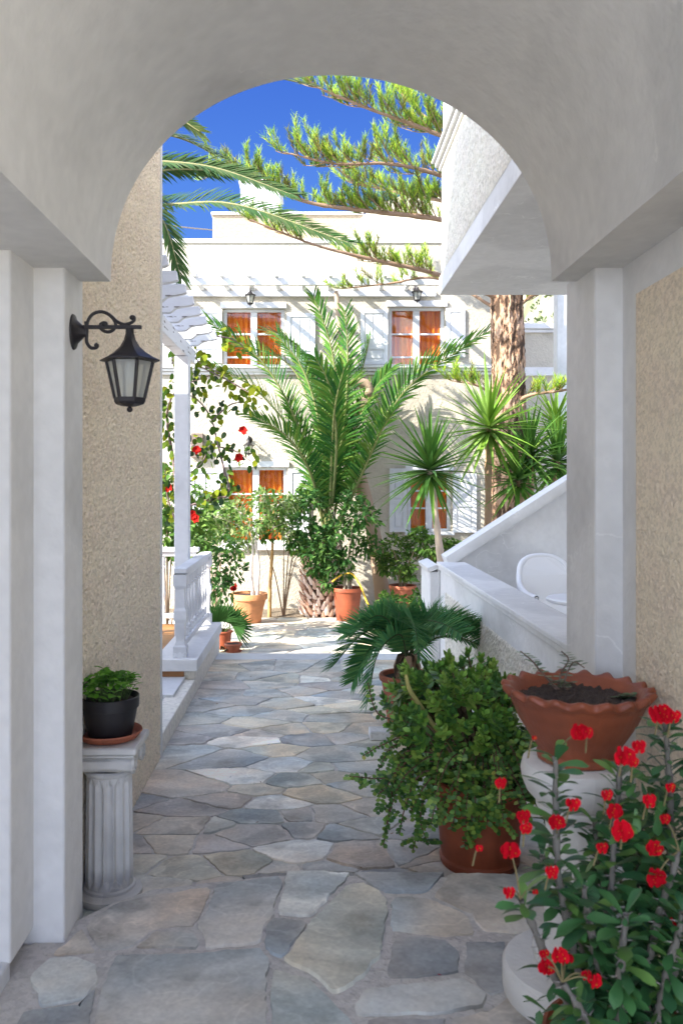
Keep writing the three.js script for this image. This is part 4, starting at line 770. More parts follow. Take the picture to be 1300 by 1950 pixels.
{
  const g = 'spiky yuccas beyond the terrace', dk = [[0.07, 0.18, 0.025], [0.12, 0.25, 0.035]], lt = [[0.17, 0.32, 0.03], [0.24, 0.38, 0.07]];
  yucca('dark spiky yucca on a thin pale slanting trunk before the lower right window', V(at(848, 0, 10.6).x, courtY(-10.6), -10.6), [[at(818, 895, 10.6), 90, 0.62, dk, -0.75]], g, 61, [0.55, 0.42, 0.32]);
  yucca('bright sunlit yucca just below the pine trunk', V(at(928, 0, 10.9).x, courtY(-10.9), -10.9), [[at(930, 815, 10.9), 95, 0.66, lt, -0.95]], g, 62);
  yucca('yucca with two dark crowns beside the stair wall, rightmost of all', V(at(1010, 0, 11.3).x, courtY(-11.3), -11.3), [[at(1008, 868, 11.2), 85, 0.62, dk, -0.8], [at(1062, 880, 11.6), 80, 0.6, dk, -0.8], [at(985, 915, 11.0), 60, 0.55, dk, -0.9]], g, 63);
  yucca('small pale yucca high up between the pine trunk and right pilaster', V(at(1055, 0, 12.1).x, courtY(-12.1), -12.1), [[at(1058, 812, 12.1), 60, 0.5, lt, -0.6]], g, 64);
}
// ---------------------------------------------------------------- potted trees and shrubs before the hotel
{
  const D = 12.6, t = thing('potted_ficus', 'dark small leaved ficus bush in an old terracotta pot before the date palm', 'potted plant', V(at(661, 0, D).x, courtY(-D) + 0.006, -D)), r = rng(71);
  pot(t, 0.215, 0.155, 0.5, M.clayDark);
  const st = new MB(); for (let k = 0; k < 5; k++) { const a = k * 1.3, e = V(Math.cos(a) * 0.3, 1.5 + 0.3 * r(), Math.sin(a) * 0.25); st.stem(curvePts([V(Math.cos(a) * 0.05, 0.42, Math.sin(a) * 0.05), V(Math.cos(a) * 0.06, 0.9, Math.sin(a) * 0.06), e], 10), 0.024, 0.008, 6, [0.45, 0.36, 0.26], 0.003); } st.build('stem', M.wood, t);
  const mb = new MB(), cols = [[0.04, 0.12, 0.025], [0.06, 0.16, 0.035], [0.1, 0.2, 0.04]];
  const B = [[590, 955, .22, .7], [575, 1000, .24, .8], [640, 1010, .34, 1.6], [690, 985, .28, 1], [700, 1040, .2, .6], [640, 1065, .26, 1], [610, 1040, .3, 1.1], [670, 950, .2, .6], [655, 1085, .16, .4], [560, 1030, .12, .3], [605, 1078, .2, .6], [625, 1110, .14, .3], [590, 1050, .2, .5]].map(([x, y, R, s], k) => { const p = local(t, at(x, y, D + 0.15 * Math.sin(k * 2))); return [p.x, p.y, p.z, R, s]; });
  foliage(mb, B, 4200, { r, L: 0.095, W: 0.05, cols, nf: 5, cut: -0.1 }); mb.build('foliage', M.leaf, t);
}
{
  const D = 12.35, t = thing('potted_tree', 'pale variegated potted tree with twin whitish stems in a bright orange pot', 'potted plant', V(at(474, 0, D).x, courtY(-D) + 0.006, -D)), r = rng(72);
  pot(t, 0.255, 0.17, 0.44, M.clayBright, { rim: 0.2, lip: 0.016 });
  const st = new MB(), P = (l) => curvePts(l.map(([x, y, d = D]) => local(t, at(x, y, d))), 12);
  st.stem(P([[482, 1135], [478, 1080], [482, 1040], [470, 990], [440, 960]]), 0.028, 0.01, 7, [0.6, 0.52, 0.46], 0.003); st.stem(P([[490, 1135], [492, 1070], [487, 1030], [500, 985], [540, 955]]), 0.028, 0.01, 7, [0.62, 0.54, 0.48], 0.003); st.stem(P([[484, 1040], [452, 1000], [410, 985, 12.2]]), 0.016, 0.006, 6, [0.6, 0.52, 0.46]); st.stem(P([[488, 1030], [488, 970], [492, 930]]), 0.014, 0.005, 6, [0.6, 0.52, 0.46]);
  st.build('stem', M.wood, t);
  const tw = new MB(), mb = new MB(), cols = [[0.22, 0.32, 0.08], [0.13, 0.24, 0.05], [0.36, 0.42, 0.18], [0.09, 0.18, 0.035]];
  const B = [[430, 985, .28, 1], [390, 1010, .24, .8], [470, 1000, .26, .8], [520, 985, .26, 1], [545, 955, .18, .6], [500, 950, .2, .6], [455, 960, .2, .5], [405, 975, .2, .5], [540, 1010, .16, .4], [470, 1040, .14, .3], [395, 1050, .18, .4]].map(([x, y, R, s], k) => { const p = local(t, at(x, y, D + 0.2 * Math.sin(k * 2.4))); return [p.x, p.y, p.z, R, s]; });
  for (const b of B) for (let k = 0; k < 9; k++) { const d = onSphere(r); tw.stem([V(b[0], b[1] - b[3] * 0.6, b[2]), V(b[0] + d.x * b[3], b[1] + d.y * b[3], b[2] + d.z * b[3])], 0.005, 0.002, 4, [0.5, 0.45, 0.36]); } tw.build('twig', M.wood, t).userData.kind = 'stuff';
  foliage(mb, B, 3300, { r, L: 0.08, W: 0.044, cols, nf: 6, cut: -0.05 }); mb.build('foliage', M.leaf, t);
}
{
  const D = 12.95, t = thing('thin_tree', 'slim brown stemmed young tree in the soil beside the orange pot', 'tree', V(at(513, 0, D).x, courtY(-D), -D)), r = rng(73);
  const st = new MB(), P = (l) => curvePts(l.map(([x, y]) => local(t, at(x, y, D))), 16);
  st.stem(P([[513, 1178], [514, 1120], [518, 1060], [520, 1000], [522, 950]]), 0.033, 0.014, 7, [0.42, 0.25, 0.1], 0.006); st.build('stem', M.wood, t);
  const mb = new MB(), C = [[522, 950], [515, 985], [535, 970]].map(([x, y]) => local(t, at(x, y, D)));
  for (const c of C) for (let k = 0; k < 34; k++) { const d = onSphere(r); d.y = d.y * 0.7 + 0.2; const cc = vary(r, [0.07, 0.17, 0.03], 0.5); mb.blade(c, d.normalize(), V(0, 1, 0), 0.24 + 0.12 * r(), 0.05, { seg: 4, droop: 0.35, col: cc, col2: cc.map((x) => x * 1.3) }); }
  mb.build('foliage', M.leaf, t);
}
{
  const D = 13.0, t = thing('potted_bush', 'leafy green bush in a terracotta pot left of the terrace end pier', 'potted plant', V(at(766, 0, D).x, courtY(-D) + 0.006, -D)), r = rng(74);
  pot(t, 0.2, 0.15, 0.5, M.clay);
  const st = new MB(), mb = new MB(); for (let k = 0; k < 6; k++) { const a = k * 1.05; st.stem(curvePts([V(0.03 * Math.cos(a), 0.43, 0.03 * Math.sin(a)), V(0.1 * Math.cos(a), 0.75, 0.1 * Math.sin(a)), V(0.32 * Math.cos(a), 1.05, 0.25 * Math.sin(a))], 8), 0.016, 0.006, 5, [0.3, 0.22, 0.14]); } st.build('stem', M.wood, t);
  const cols = [[0.06, 0.14, 0.025], [0.1, 0.19, 0.035], [0.15, 0.24, 0.045]];
  const B = [[750, 1040, .24, 1], [790, 1035, .24, 1], [765, 1075, .26, 1], [735, 1080, .15, .5], [820, 1060, .17, .6], [775, 1090, .14, .4], [725, 1060, .1, .3]].map(([x, y, R, s], k) => { const p = local(t, at(x, y, D + 0.15 * Math.sin(k * 2))); return [p.x, p.y, p.z, R, s]; });
  foliage(mb, B, 3000, { r, L: 0.075, W: 0.038, cols, nf: 6, cut: -0.1 }); mb.build('foliage', M.leaf, t);
}
{ // low green behind the step and along the bed
  const shrub = (label, list, D, n, cols, seed, o = {}) => {
    const c = at(list[0][0], list[0][1], D), t = thing('shrub', label, 'shrub', V(c.x, courtY(-D), -D)), r = rng(seed), mb = new MB(), st = new MB();
    const B = list.map(([x, y, R, s], k) => { const p = local(t, at(x, y, D + 0.12 * Math.sin(k * 2.2))); return [p.x, p.y, p.z, R, s || 1]; });
    for (const b of B) st.stem(curvePts([V(0, -0.05, 0), V(b[0] * 0.4, b[1] * 0.5, b[2] * 0.5), V(b[0], b[1], b[2])], 8), 0.014, 0.005, 5, [0.26, 0.18, 0.12]);
    st.build('stem', M.wood, t); foliage(mb, B, n, { r, L: 0.09, W: 0.05, cols, nf: 5, cut: -0.2, ...o }); mb.build('foliage', M.leaf, t); return t;
  };
  const dk = [[0.045, 0.12, 0.025], [0.07, 0.16, 0.03], [0.035, 0.09, 0.022]], md = [[0.09, 0.19, 0.03], [0.14, 0.25, 0.045], [0.065, 0.14, 0.025]];
  shrub('dark green shrub behind the balustrade at the foot of the vine', [[400, 1080, .3], [420, 1040, .28], [380, 1040, .3], [440, 1090, .22], [375, 1100, .28], [425, 1120, .2]], 11.3, 1000, dk, 81);
  shrub('bright green bush growing inside the veranda left of the pergola post', [[318, 960, .34], [330, 1000, .3], [312, 1030, .3], [320, 910, .24], [380, 985, .28], [370, 1030, .26]], 10.4, 1500, md, 82, { L: 0.1, W: 0.06 });
  shrub('sunlit green bush filling the bed between the orange pot and the date palm', [[540, 1000, .22], [560, 960, .2], [500, 1020, .18], [570, 1040, .16], [585, 930, .14]], 13.1, 900, md, 85);
  shrub('pale green shrub under the lower left window behind the balustrade', [[410, 960, .24], [385, 940, .2], [430, 1000, .24], [395, 1010, .24], [450, 1040, .2]], 12.9, 800, md, 86);
  shrub('low green plants at the foot of the terrace end pier', [[800, 1150, .2], [770, 1160, .18], [740, 1150, .16], [825, 1120, .22]], 10.2, 700, md, 83);
  shrub('small bush under the lower right window behind the yucca trunk', [[840, 1045, .2], [862, 1040, .14], [815, 1035, .2], [800, 1020, .16]], 12.9, 800, md, 84);
}
{
  const D = 10.1, t = thing('fan_palm', 'small dark fan palm in a tall red pot beside the plinth end', 'potted plant', V(at(424, 0, D).x, courtY(-D) + 0.004, -D)), r = rng(75);
  pot(t, 0.11, 0.085, 0.22, M.clayDark);
  for (let k = 0; k < 9; k++) {
    const ph = -1.25 + k * 0.31 + (r() - 0.5) * 0.2, d = V(Math.sin(ph), Math.cos(ph) + 0.12, (r() - 0.35) * 0.7).normalize(), hub = V(d.x * 0.17 - 0.02, 0.2 + d.y * 0.13, d.z * 0.2), mb = new MB();
    mb.stem(curvePts([V(0, 0.18, 0), hub.clone().multiplyScalar(0.5).add(V(0, 0.11, 0)), hub], 6), 0.007, 0.005, 5, [0.1, 0.14, 0.04]);
    const s = V().crossVectors(d, V(0.2 * Math.sin(k * 3), 0.35, 1)).normalize(), n = V().crossVectors(s, d);
    for (let q = -9; q <= 9; q++) { const an = q * 0.15, dd = d.clone().multiplyScalar(Math.cos(an)).addScaledVector(s, Math.sin(an)).addScaledVector(n, 0.12 * Math.abs(an)); const cc = vary(r, [0.04, 0.12, 0.025], 0.4); mb.blade(hub, dd.normalize(), n, 0.27 + 0.05 * r(), 0.021, { seg: 4, fold: 0.4, droop: 0.06 + 0.1 * r(), col: cc, prof: (x) => Math.min(1, x * 2.2 + 0.15) * (x > 0.6 ? 1 - (x - 0.6) * 2 : 1) }); }
    mb.build('leaf', M.leaf, t);
  }
}
{
  const D = 9.85, t = thing('flower_pot', 'small terracotta pot on a saucer standing below the fan palm', 'flower pot', V(at(444, 0, D).x, courtY(-D) + 0.004, -D)), r = rng(76);
  mesh('saucer', lathe([[0, 0], [0.085, 0], [0.105, 0.022], [0.1, 0.024], [0.083, 0.008], [0, 0.008]], 32), M.clay, t, true);
  const q = new THREE.Group(); q.name = 'planter'; q.position.y = 0.01; t.add(q); pot(q, 0.095, 0.07, 0.1, M.clay, { rim: 0.3, lip: 0.008 });
  const mb = new MB(); for (let k = 0; k < 40; k++) { const d = onSphere(r); d.y = Math.abs(d.y) * 0.6 + 0.15; mb.blade(V(-0.14 + r() * 0.1, 0.03, 0.02), d.normalize(), V(0, 1, 0), 0.1, 0.02, { seg: 3, col: vary(r, [0.03, 0.07, 0.025], 0.4), droop: 0.4 }); } mb.build('foliage', M.leaf, t);
}
{
  const D = 12.3, P = (l) => l.map(([x, y, d]) => at(x, y, d));
  const m = mesh('garden_hose', tube(P([[632, 1108, 12.5], [650, 1095, 12.45], [668, 1092, 12.4], [684, 1112, 12.2], [700, 1150, 11.6], [715, 1172, 11.2], [760, 1182, 11.0]]), 0.012, 60, 8), M.hose); tag(m, 'yellow garden hose draped over the ficus pot and trailing across the court', 'hose');
}
// ---------------------------------------------------------------- climbing hibiscus on the pergola post
{
  const D = 8.9, b = at(340, 0, D), t = thing('hibiscus_vine', 'climbing hibiscus with sparse round leaves and red flowers round the pergola post', 'climbing plant', V(b.x, 0.2, -D)), r = rng(77);
  const lines = [[[338, 1010], [331, 883], [318, 797], [324, 764], [338, 735], [346, 676], [352, 640]], [[346, 1020], [363, 962], [430, 945], [436, 930], [430, 905], [414, 843], [402, 797], [375, 760], [345, 748]], [[363, 962], [395, 950], [425, 925]], [[405, 800], [440, 770], [470, 765]], [[385, 700], [430, 722], [470, 745], [500, 760]], [[352, 650], [380, 690], [430, 715]], [[338, 735], [372, 725], [400, 715]], [[414, 850], [450, 860], [480, 880]], [[331, 883], [360, 900], [385, 880], [400, 840]], [[405, 640], [440, 645], [465, 660]], [[318, 800], [340, 830], [372, 850]], [[340, 1010], [318, 940], [314, 880]]];
  const st = new MB(), mb = new MB(), cols = [[0.06, 0.13, 0.02], [0.12, 0.19, 0.02], [0.22, 0.26, 0.015], [0.03, 0.06, 0.025]];
  const lp = (x) => Math.pow(Math.sin(Math.PI * Math.min(1, 0.14 + x * 0.84)), 0.7);
  lines.forEach((l, i) => {
    const c = new THREE.CatmullRomCurve3(l.map(([x, y], k) => local(t, at(x, y, D + 0.15 * Math.sin(i * 2 + k))))); st.stem(c.getPoints(24), i < 2 ? 0.02 : 0.01, 0.005, 6, [0.2, 0.14, 0.13], 0.003);
    const L = c.getLength(), yel = i === 9 || i === 5 || i === 4;
    for (let k = 0; k < L * (i < 2 ? 36 : 60); k++) { const p = c.getPoint(0.1 + 0.9 * r()).add(onSphere(r).multiplyScalar(0.11)), d = onSphere(r); d.y -= 0.7; const cc = vary(r, cols[yel ? 1 + Math.floor(r() * 2) : Math.floor(r() * 4)], 0.5); mb.blade(p, d.normalize(), onSphere(r).add(V(0, 0.3, 1)).normalize(), 0.05 + 0.045 * r(), 0.045 + 0.03 * r(), { seg: 4, col: cc, fold: 0.18, droop: 0.2, prof: lp }); }
  });
  st.build('stem', M.wood, t); mb.build('foliage', M.leaf, t);
  for (const [x, y] of [[375, 855], [455, 870], [463, 818], [321, 927], [367, 978], [372, 985]]) {
    const f = new MB(), p = local(t, at(x, y, D - 0.15)); for (let k = 0; k < 6; k++) { const a = k / 6 * 6.28 + r(), d = V(Math.cos(a), Math.sin(a), 0.5).normalize(); f.blade(p, d, V(0, 0, 1), 0.06, 0.055, { seg: 3, col: vary(r, [0.55, 0.015, 0.01], 0.4), fold: 0.2, droop: 0.2 }); } f.build('flower', M.leaf, t);
  }
}
{ const D = 11.2, t = thing('red_flower', 'single red hibiscus bloom low in the shrub beside the orange pot', 'flower', at(446, 1120, D)), r = rng(78);
  const f = new MB(); for (let k = 0; k < 9; k++) { const d = onSphere(r); d.z = Math.abs(d.z); f.blade(V(0, 0, 0), d.normalize(), V(0, 0, 1), 0.075, 0.07, { seg: 3, col: vary(r, [0.5, 0.012, 0.01], 0.4), fold: 0.2 }); } f.build('petal', M.leaf, t);
  const s = new MB(); s.stem(curvePts([V(0, 0, 0), V(-0.05, -0.3, -0.05), V(-0.1, -1.2, -0.05)], 8), 0.008, 0.01, 5, [0.1, 0.12, 0.05]); s.build('stem', M.wood, t); }

// ---------------------------------------------------------------- things along the path
{ // sago palm in its pot
  const D = 6.1, t = thing('sago_palm', 'stiff dark sago palm in a terracotta pot behind the trailing succulent', 'potted plant', V(at(775, 0, D).x, 0.006, -D)), r = rng(91);
  pot(t, 0.19, 0.14, 0.36, M.clay);
  mesh('trunk', lathe([[0, 0.3], [0.09, 0.3], [0.1, 0.42], [0.07, 0.5], [0, 0.52]], 20), M.bark, t, true);
  const hub = V(0, 0.44, 0), F = [[[735, 1185], [690, 1200], [632, 1262]], [[740, 1178], [700, 1180], [655, 1200]], [[760, 1168], [735, 1152], [708, 1160]], [[775, 1170], [765, 1145], [757, 1160, 5.6]], [[800, 1165], [815, 1145], [822, 1158, 5.7]], [[815, 1180], [855, 1155], [910, 1172]], [[820, 1195], [870, 1190], [955, 1205]], [[835, 1205], [900, 1215], [985, 1275]], [[745, 1200], [705, 1225], [672, 1290]], [[760, 1200, 5.8], [720, 1235, 5.6], [700, 1330, 5.5]], [[800, 1165, 5.8], [840, 1165, 5.5], [880, 1200, 5.3]], [[750, 1170, 6.3], [730, 1155, 6.6], [690, 1168, 6.9]], [[810, 1170, 6.4], [850, 1160, 6.7], [890, 1180, 7.0]], [[780, 1180, 5.8], [790, 1190, 5.4], [800, 1250, 5.2]], [[745, 1180, 6.0], [720, 1150, 5.9], [690, 1165, 5.8]]];
  for (const f of F) frond(t, [hub, ...f.map(([x, y, d = D]) => local(t, at(x, y < 1180 ? y + 22 : y + 8, d)))], { n: 84, L: 0.19, W: 0.0145, twist: (r() < 0.5 ? -1 : 1) * (0.35 + r() * 0.7), cols: [[0.055, 0.19, 0.065], [0.08, 0.23, 0.07], [0.12, 0.27, 0.08]], r, from: 0.14, r0: 0.008, r1: 0.002, rib: [0.1, 0.14, 0.06], lean: [1.25, 0.75], droop: 0.05, vee: 0.4, seg: 2 });
}
{ // trailing succulent in the big pot
  const D = 3.86, p0 = V(at(912, 0, D).x, 0.008, -D), t = thing('trailing_succulent', 'large trailing succulent spilling over a big red terracotta pot beside the path', 'potted plant', p0), r = rng(92);
  const H = 0.4;
  mesh('pot', lathe([[0, 0], [0.168, 0], [0.178, 0.012], [0.182, 0.035], [0.174, 0.046], [0.19, 0.2], [0.208, 0.34], [0.222, 0.345], [0.228, 0.395], [0.215, 0.402], [0.2, 0.395], [0.19, 0.3], [0, 0.3]], 56), M.clayDark, t, true);
  { const g = new THREE.CircleGeometry(0.2, 28); g.rotateX(-Math.PI / 2); g.translate(0, 0.36, 0); mesh('soil', g, M.soil, t); }
  const st = new MB(), jade = new MB(), trail = new MB();
  const jc = [[0.1, 0.23, 0.035], [0.16, 0.3, 0.045], [0.06, 0.15, 0.035], [0.22, 0.33, 0.06]], tc = [[0.06, 0.15, 0.03], [0.12, 0.24, 0.04], [0.2, 0.31, 0.05], [0.26, 0.27, 0.05]];
  const oval = (x) => Math.pow(Math.sin(Math.PI * Math.min(1, 0.06 + x * 0.9)), 0.55);
  // jade crown: rosettes over a rounded head, each on its own shoot
  const HC = local(t, at(862, 1352, D)), hr = [0.3, 0.235, 0.27];
  for (let k = 0; k < 300; k++) {
    const o = onSphere(r); if (o.y < -0.45) continue;
    const q = 0.62 + 0.42 * Math.pow(r(), 0.5) + 0.14 * n3(o.x * 2.5, o.y * 2.5, o.z * 2.5), e = V(HC.x + o.x * hr[0] * q, HC.y + o.y * hr[1] * q, HC.z + o.z * hr[2] * q), a = V((r() - 0.5) * 0.2, 0.36, (r() - 0.5) * 0.2);
    if (k % 3 === 0) st.stem(curvePts([a, V(mix(a.x, e.x, 0.45), mix(a.y, e.y, 0.6), mix(a.z, e.z, 0.45)), e], 8), 0.01, 0.004, 5, [0.16, 0.11, 0.06]);
    const up = o.clone().multiplyScalar(0.8).add(onSphere(r).multiplyScalar(0.4)).add(V(0, 0.55, 0)).normalize(), young = r() < 0.35;
    for (let w = 0; w < 4; w++) for (let q2 = 0; q2 < 4; q2++) { const az = q2 * 1.571 + (w % 2) * 0.785 + r() * 0.5, s = V().crossVectors(up, V(Math.cos(az), 0.13, Math.sin(az))).normalize(), el = mix(0.05, 1.0, w / 3), d = s.multiplyScalar(Math.cos(el)).addScaledVector(up, Math.sin(el)).normalize(), c = vary(r, jc[young ? 1 + 2 * Math.floor(r() * 2) : Math.floor(r() * 3)], 0.45); jade.blade(e.clone().addScaledVector(up, (w - 3) * 0.018), d, up, 0.028 + 0.022 * r(), 0.019 + 0.01 * r(), { seg: 4, fold: 0.12, curl: 0.12, col: c, col2: c.map((x) => x * 1.25), prof: oval }); }
  }
  // hanging strands with small round leaves in pairs
  const strand = (pts, dens = 1) => {
    const c = new THREE.CatmullRomCurve3(pts), L = c.getLength(); st.stem(c.getPoints(12), 0.005, 0.0025, 5, [0.14, 0.07, 0.05]);
    for (let s = 0.02; s < L; s += 0.019) {
      const u = s / L, p = c.getPointAt(u), T = c.getTangentAt(u), a0 = r() * 6.28; if (r() > dens) continue;
      for (const q of [0, 3.14]) { const d = V().crossVectors(T, V(0.37, 0.8, 0.5)).normalize().applyAxisAngle(T, a0 + q).addScaledVector(T, 0.35).normalize(), cc = vary(r, tc[Math.floor(r() * r() * 4)], 0.5); trail.blade(p, d, V(0, 0.7, 0.7).add(onSphere(r).multiplyScalar(0.5)), 0.019 + 0.01 * r(), 0.016 + 0.007 * r(), { seg: 3, fold: 0.1, col: cc, col2: cc.map((x) => x * 1.2), prof: oval }); }
      if (r() < 0.22) { const d = onSphere(r); d.y -= 0.4; d.normalize(); for (let k = 1; k < 5; k++) for (const q of [-1, 1]) { const cc = vary(r, tc[Math.floor(r() * 3)], 0.5); trail.blade(p.clone().addScaledVector(d, k * 0.018), V().crossVectors(d, V(0, 1, 0.3)).normalize().multiplyScalar(q).addScaledVector(d, 0.4).normalize(), V(0, 0.8, 0.6), 0.024, 0.02, { seg: 3, fold: 0.1, col: cc, prof: oval }); } }
    }
  };
  for (let k = 0; k < 105; k++) {
    const a = r() * 6.2832, d = V(Math.cos(a), 0, Math.sin(a)), left = smooth(-d.x, -0.2, 0.8), R = 0.21 + 0.2 * r() * (0.5 + 0.5 * left) , top = 0.42 + 0.2 * r(), n = n2(a * 1.6, 4.2);
    const drop = (0.03 + 0.1 * r()) + left * 0.4 * r() * r() * (0.7 + 0.6 * n);
    strand([V((r() - 0.5) * 0.2, 0.38, (r() - 0.5) * 0.2), V(d.x * R * 0.6, top, d.z * R * 0.6), V(d.x * R, top - 0.06, d.z * R), V(d.x * (R + 0.04 + 0.05 * r()), Math.max(0.06, top - 0.08 - drop), d.z * (R + 0.04))]);
  }
  for (const f of [[[800, 1430], [740, 1480], [665, 1478]], [[790, 1400], [725, 1420], [690, 1440]], [[800, 1450], [750, 1520], [733, 1592]], [[805, 1470], [770, 1540], [760, 1590]], [[790, 1380], [720, 1360], [700, 1300]], [[820, 1490], [800, 1560], [815, 1610]], [[790, 1420], [735, 1500], [720, 1512]], [[900, 1480, 3.62], [905, 1530, 3.6], [905, 1570, 3.6]], [[930, 1480, 3.62], [940, 1510, 3.6], [945, 1545, 3.6]]]) strand([V(-0.05, 0.4, 0.05), ...f.map(([x, y, d = 3.72]) => local(t, at(x, y, d)))], 0.9);
  st.build('stem', M.wood, t); jade.build('foliage', M.gloss, t); trail.build('foliage', M.gloss, t);
  const br = new MB(); br.stem(curvePts([V(-0.05, 0.4, 0.05), local(t, at(790, 1330, 3.7)), local(t, at(778, 1310, 3.66)), local(t, at(772, 1285, 3.66))], 12), 0.012, 0.009, 6, [0.45, 0.4, 0.13]); br.build('branch', M.wood, t);
}
mesh('pot_stand', (() => { const g = bx(-0.07, 0.07, 0, 0.06, -0.07, 0.07, 0.01); return g; })(), M.white); { const m = scene.children[scene.children.length - 1]; m.position.set(at(722, 0, 5.75).x, 0.008, -5.75); tag(m, 'small square white block on the paving under the sago palm fronds', 'block'); }
{ // scalloped bowl on the near pedestal
  const D = 2.62, px = 1098, x = at(px, 0, D).x, y0 = FRONT;
  const t = thing('pedestal', 'cream cast stone pedestal with round base carrying the scalloped bowl', 'pedestal', V(x, y0 + 0.004, -D));
  const TOP = 0.735;
  mesh('base', lathe([[0, 0], [0.222, 0], [0.228, 0.012], [0.228, 0.085], [0.218, 0.1], [0.12, 0.106], [0, 0.106]], 64), M.cast, t, true);
  mesh('shaft', lathe([[0.0, 0.104], [0.125, 0.104], [0.135, 0.12], [0.135, 0.15], [0.118, 0.165], [0.1, 0.18], [0.098, 0.3], [0.094, 0.5], [0.098, 0.56], [0.115, 0.575], [0.125, 0.59], [0.125, 0.605], [0.112, 0.615], [0, 0.62]], 48), M.cast, t, true);
  mesh('capital', lathe([[0, 0.612], [0.13, 0.612], [0.155, 0.64], [0.168, 0.675], [0.172, 0.7], [0.165, TOP - 0.006], [0.155, TOP], [0, TOP]], 56), M.cast, t, true);
  const b = thing('scalloped_bowl', 'wide red terracotta bowl with pie crust rim and bare soil on the pedestal', 'planter bowl', V(x, y0 + 0.004 + TOP + 0.001, -D)), r = rng(93);
  const prof = [[0, 0], [0.115, 0], [0.125, 0.006], [0.127, 0.022], [0.12, 0.032], [0.15, 0.075], [0.185, 0.13], [0.205, 0.175], [0.214, 0.196], [0.228, 0.204], [0.234, 0.214], [0.228, 0.225], [0.214, 0.226], [0.2, 0.216], [0.19, 0.19], [0.16, 0.165]];
  const g = new THREE.LatheGeometry(prof.map(([a, c]) => new THREE.Vector2(Math.max(a, 1e-4), c)), 220), p = g.attributes.position;
  for (let i = 0; i < p.count; i++) { const R = Math.hypot(p.getX(i), p.getZ(i)), a = Math.atan2(p.getX(i), p.getZ(i)), w = smooth(R, 0.2, 0.23) * smooth(p.getY(i), 0.18, 0.215), s = Math.sin(a * 19); p.setY(i, p.getY(i) + w * 0.008 * s); p.setX(i, p.getX(i) * (1 + w * 0.032 * s)); p.setZ(i, p.getZ(i) * (1 + w * 0.032 * s)); }
  g.computeVertexNormals(); const uv = g.attributes.uv; for (let i = 0; i < uv.count; i++) uv.setXY(i, uv.getX(i) * 1.4, uv.getY(i) * 0.5);
  g.scale(0.97, 1, 0.97); mesh('bowl', g, std({ color: RGB(0.37, 0.095, 0.04), roughness: 0.5, map: clayTone, bumpMap: plasterBump, bumpScale: 0.003 }), b, true);
  { const c = new THREE.CircleGeometry(0.19, 40, 0, 6.2832); c.rotateX(-Math.PI / 2); const q = new THREE.PlaneGeometry(0.4, 0.4, 44, 44); q.rotateX(-Math.PI / 2); const pp = q.attributes.position; for (let i = 0; i < pp.count; i++) { const X = pp.getX(i), Z = pp.getZ(i), R = Math.hypot(X, Z), k = R > 0.192 ? 0.192 / R : 1; pp.setXYZ(i, X * k, 0.188 + 0.007 * n2(X * 30, Z * 30) + 0.005 * n2(X * 80, Z * 80), Z * k); } q.computeVertexNormals(); mesh('soil', q, M.soil, b); }
  const S = (list) => list.map(([X, Y, d = D]) => local(b, at(X, Y, d)));
  for (const [l, n] of [[[[1060, 1312], [1030, 1280], [1012, 1258], [990, 1240]], 9], [[[1062, 1312], [1068, 1280], [1082, 1255], [1068, 1240]], 8], [[[1070, 1310], [1080, 1280], [1092, 1260], [1112, 1272]], 6], [[[1055, 1312], [1062, 1300], [1050, 1295]], 6], [[[1080, 1312], [1070, 1305], [1090, 1298]], 6], [[[1160, 1330], [1185, 1328], [1205, 1322]], 9]]) {
    const c = new THREE.CatmullRomCurve3(S(l)), mb = new MB(); mb.stem(c.getPoints(8), 0.004, 0.002, 5, [0.16, 0.1, 0.07]);
    for (let k = 0; k < n; k++) for (const q of [-1, 1]) { const u = 0.25 + 0.75 * k / n, d = V(q * (0.6 + 0.4 * r()), 0.3 * r(), (r() - 0.5) * 1.4).normalize(), cc = vary(r, [0.06, 0.13, 0.04], 0.5); mb.blade(c.getPoint(u), d, V(0, 1, 0), 0.026, 0.019, { seg: 3, col: cc, fold: 0.1, prof: (z) => Math.pow(Math.sin(Math.PI * Math.min(1, 0.06 + z * 0.9)), 0.55) }); }
    mb.build('sprout', M.gloss, b);
  }
}
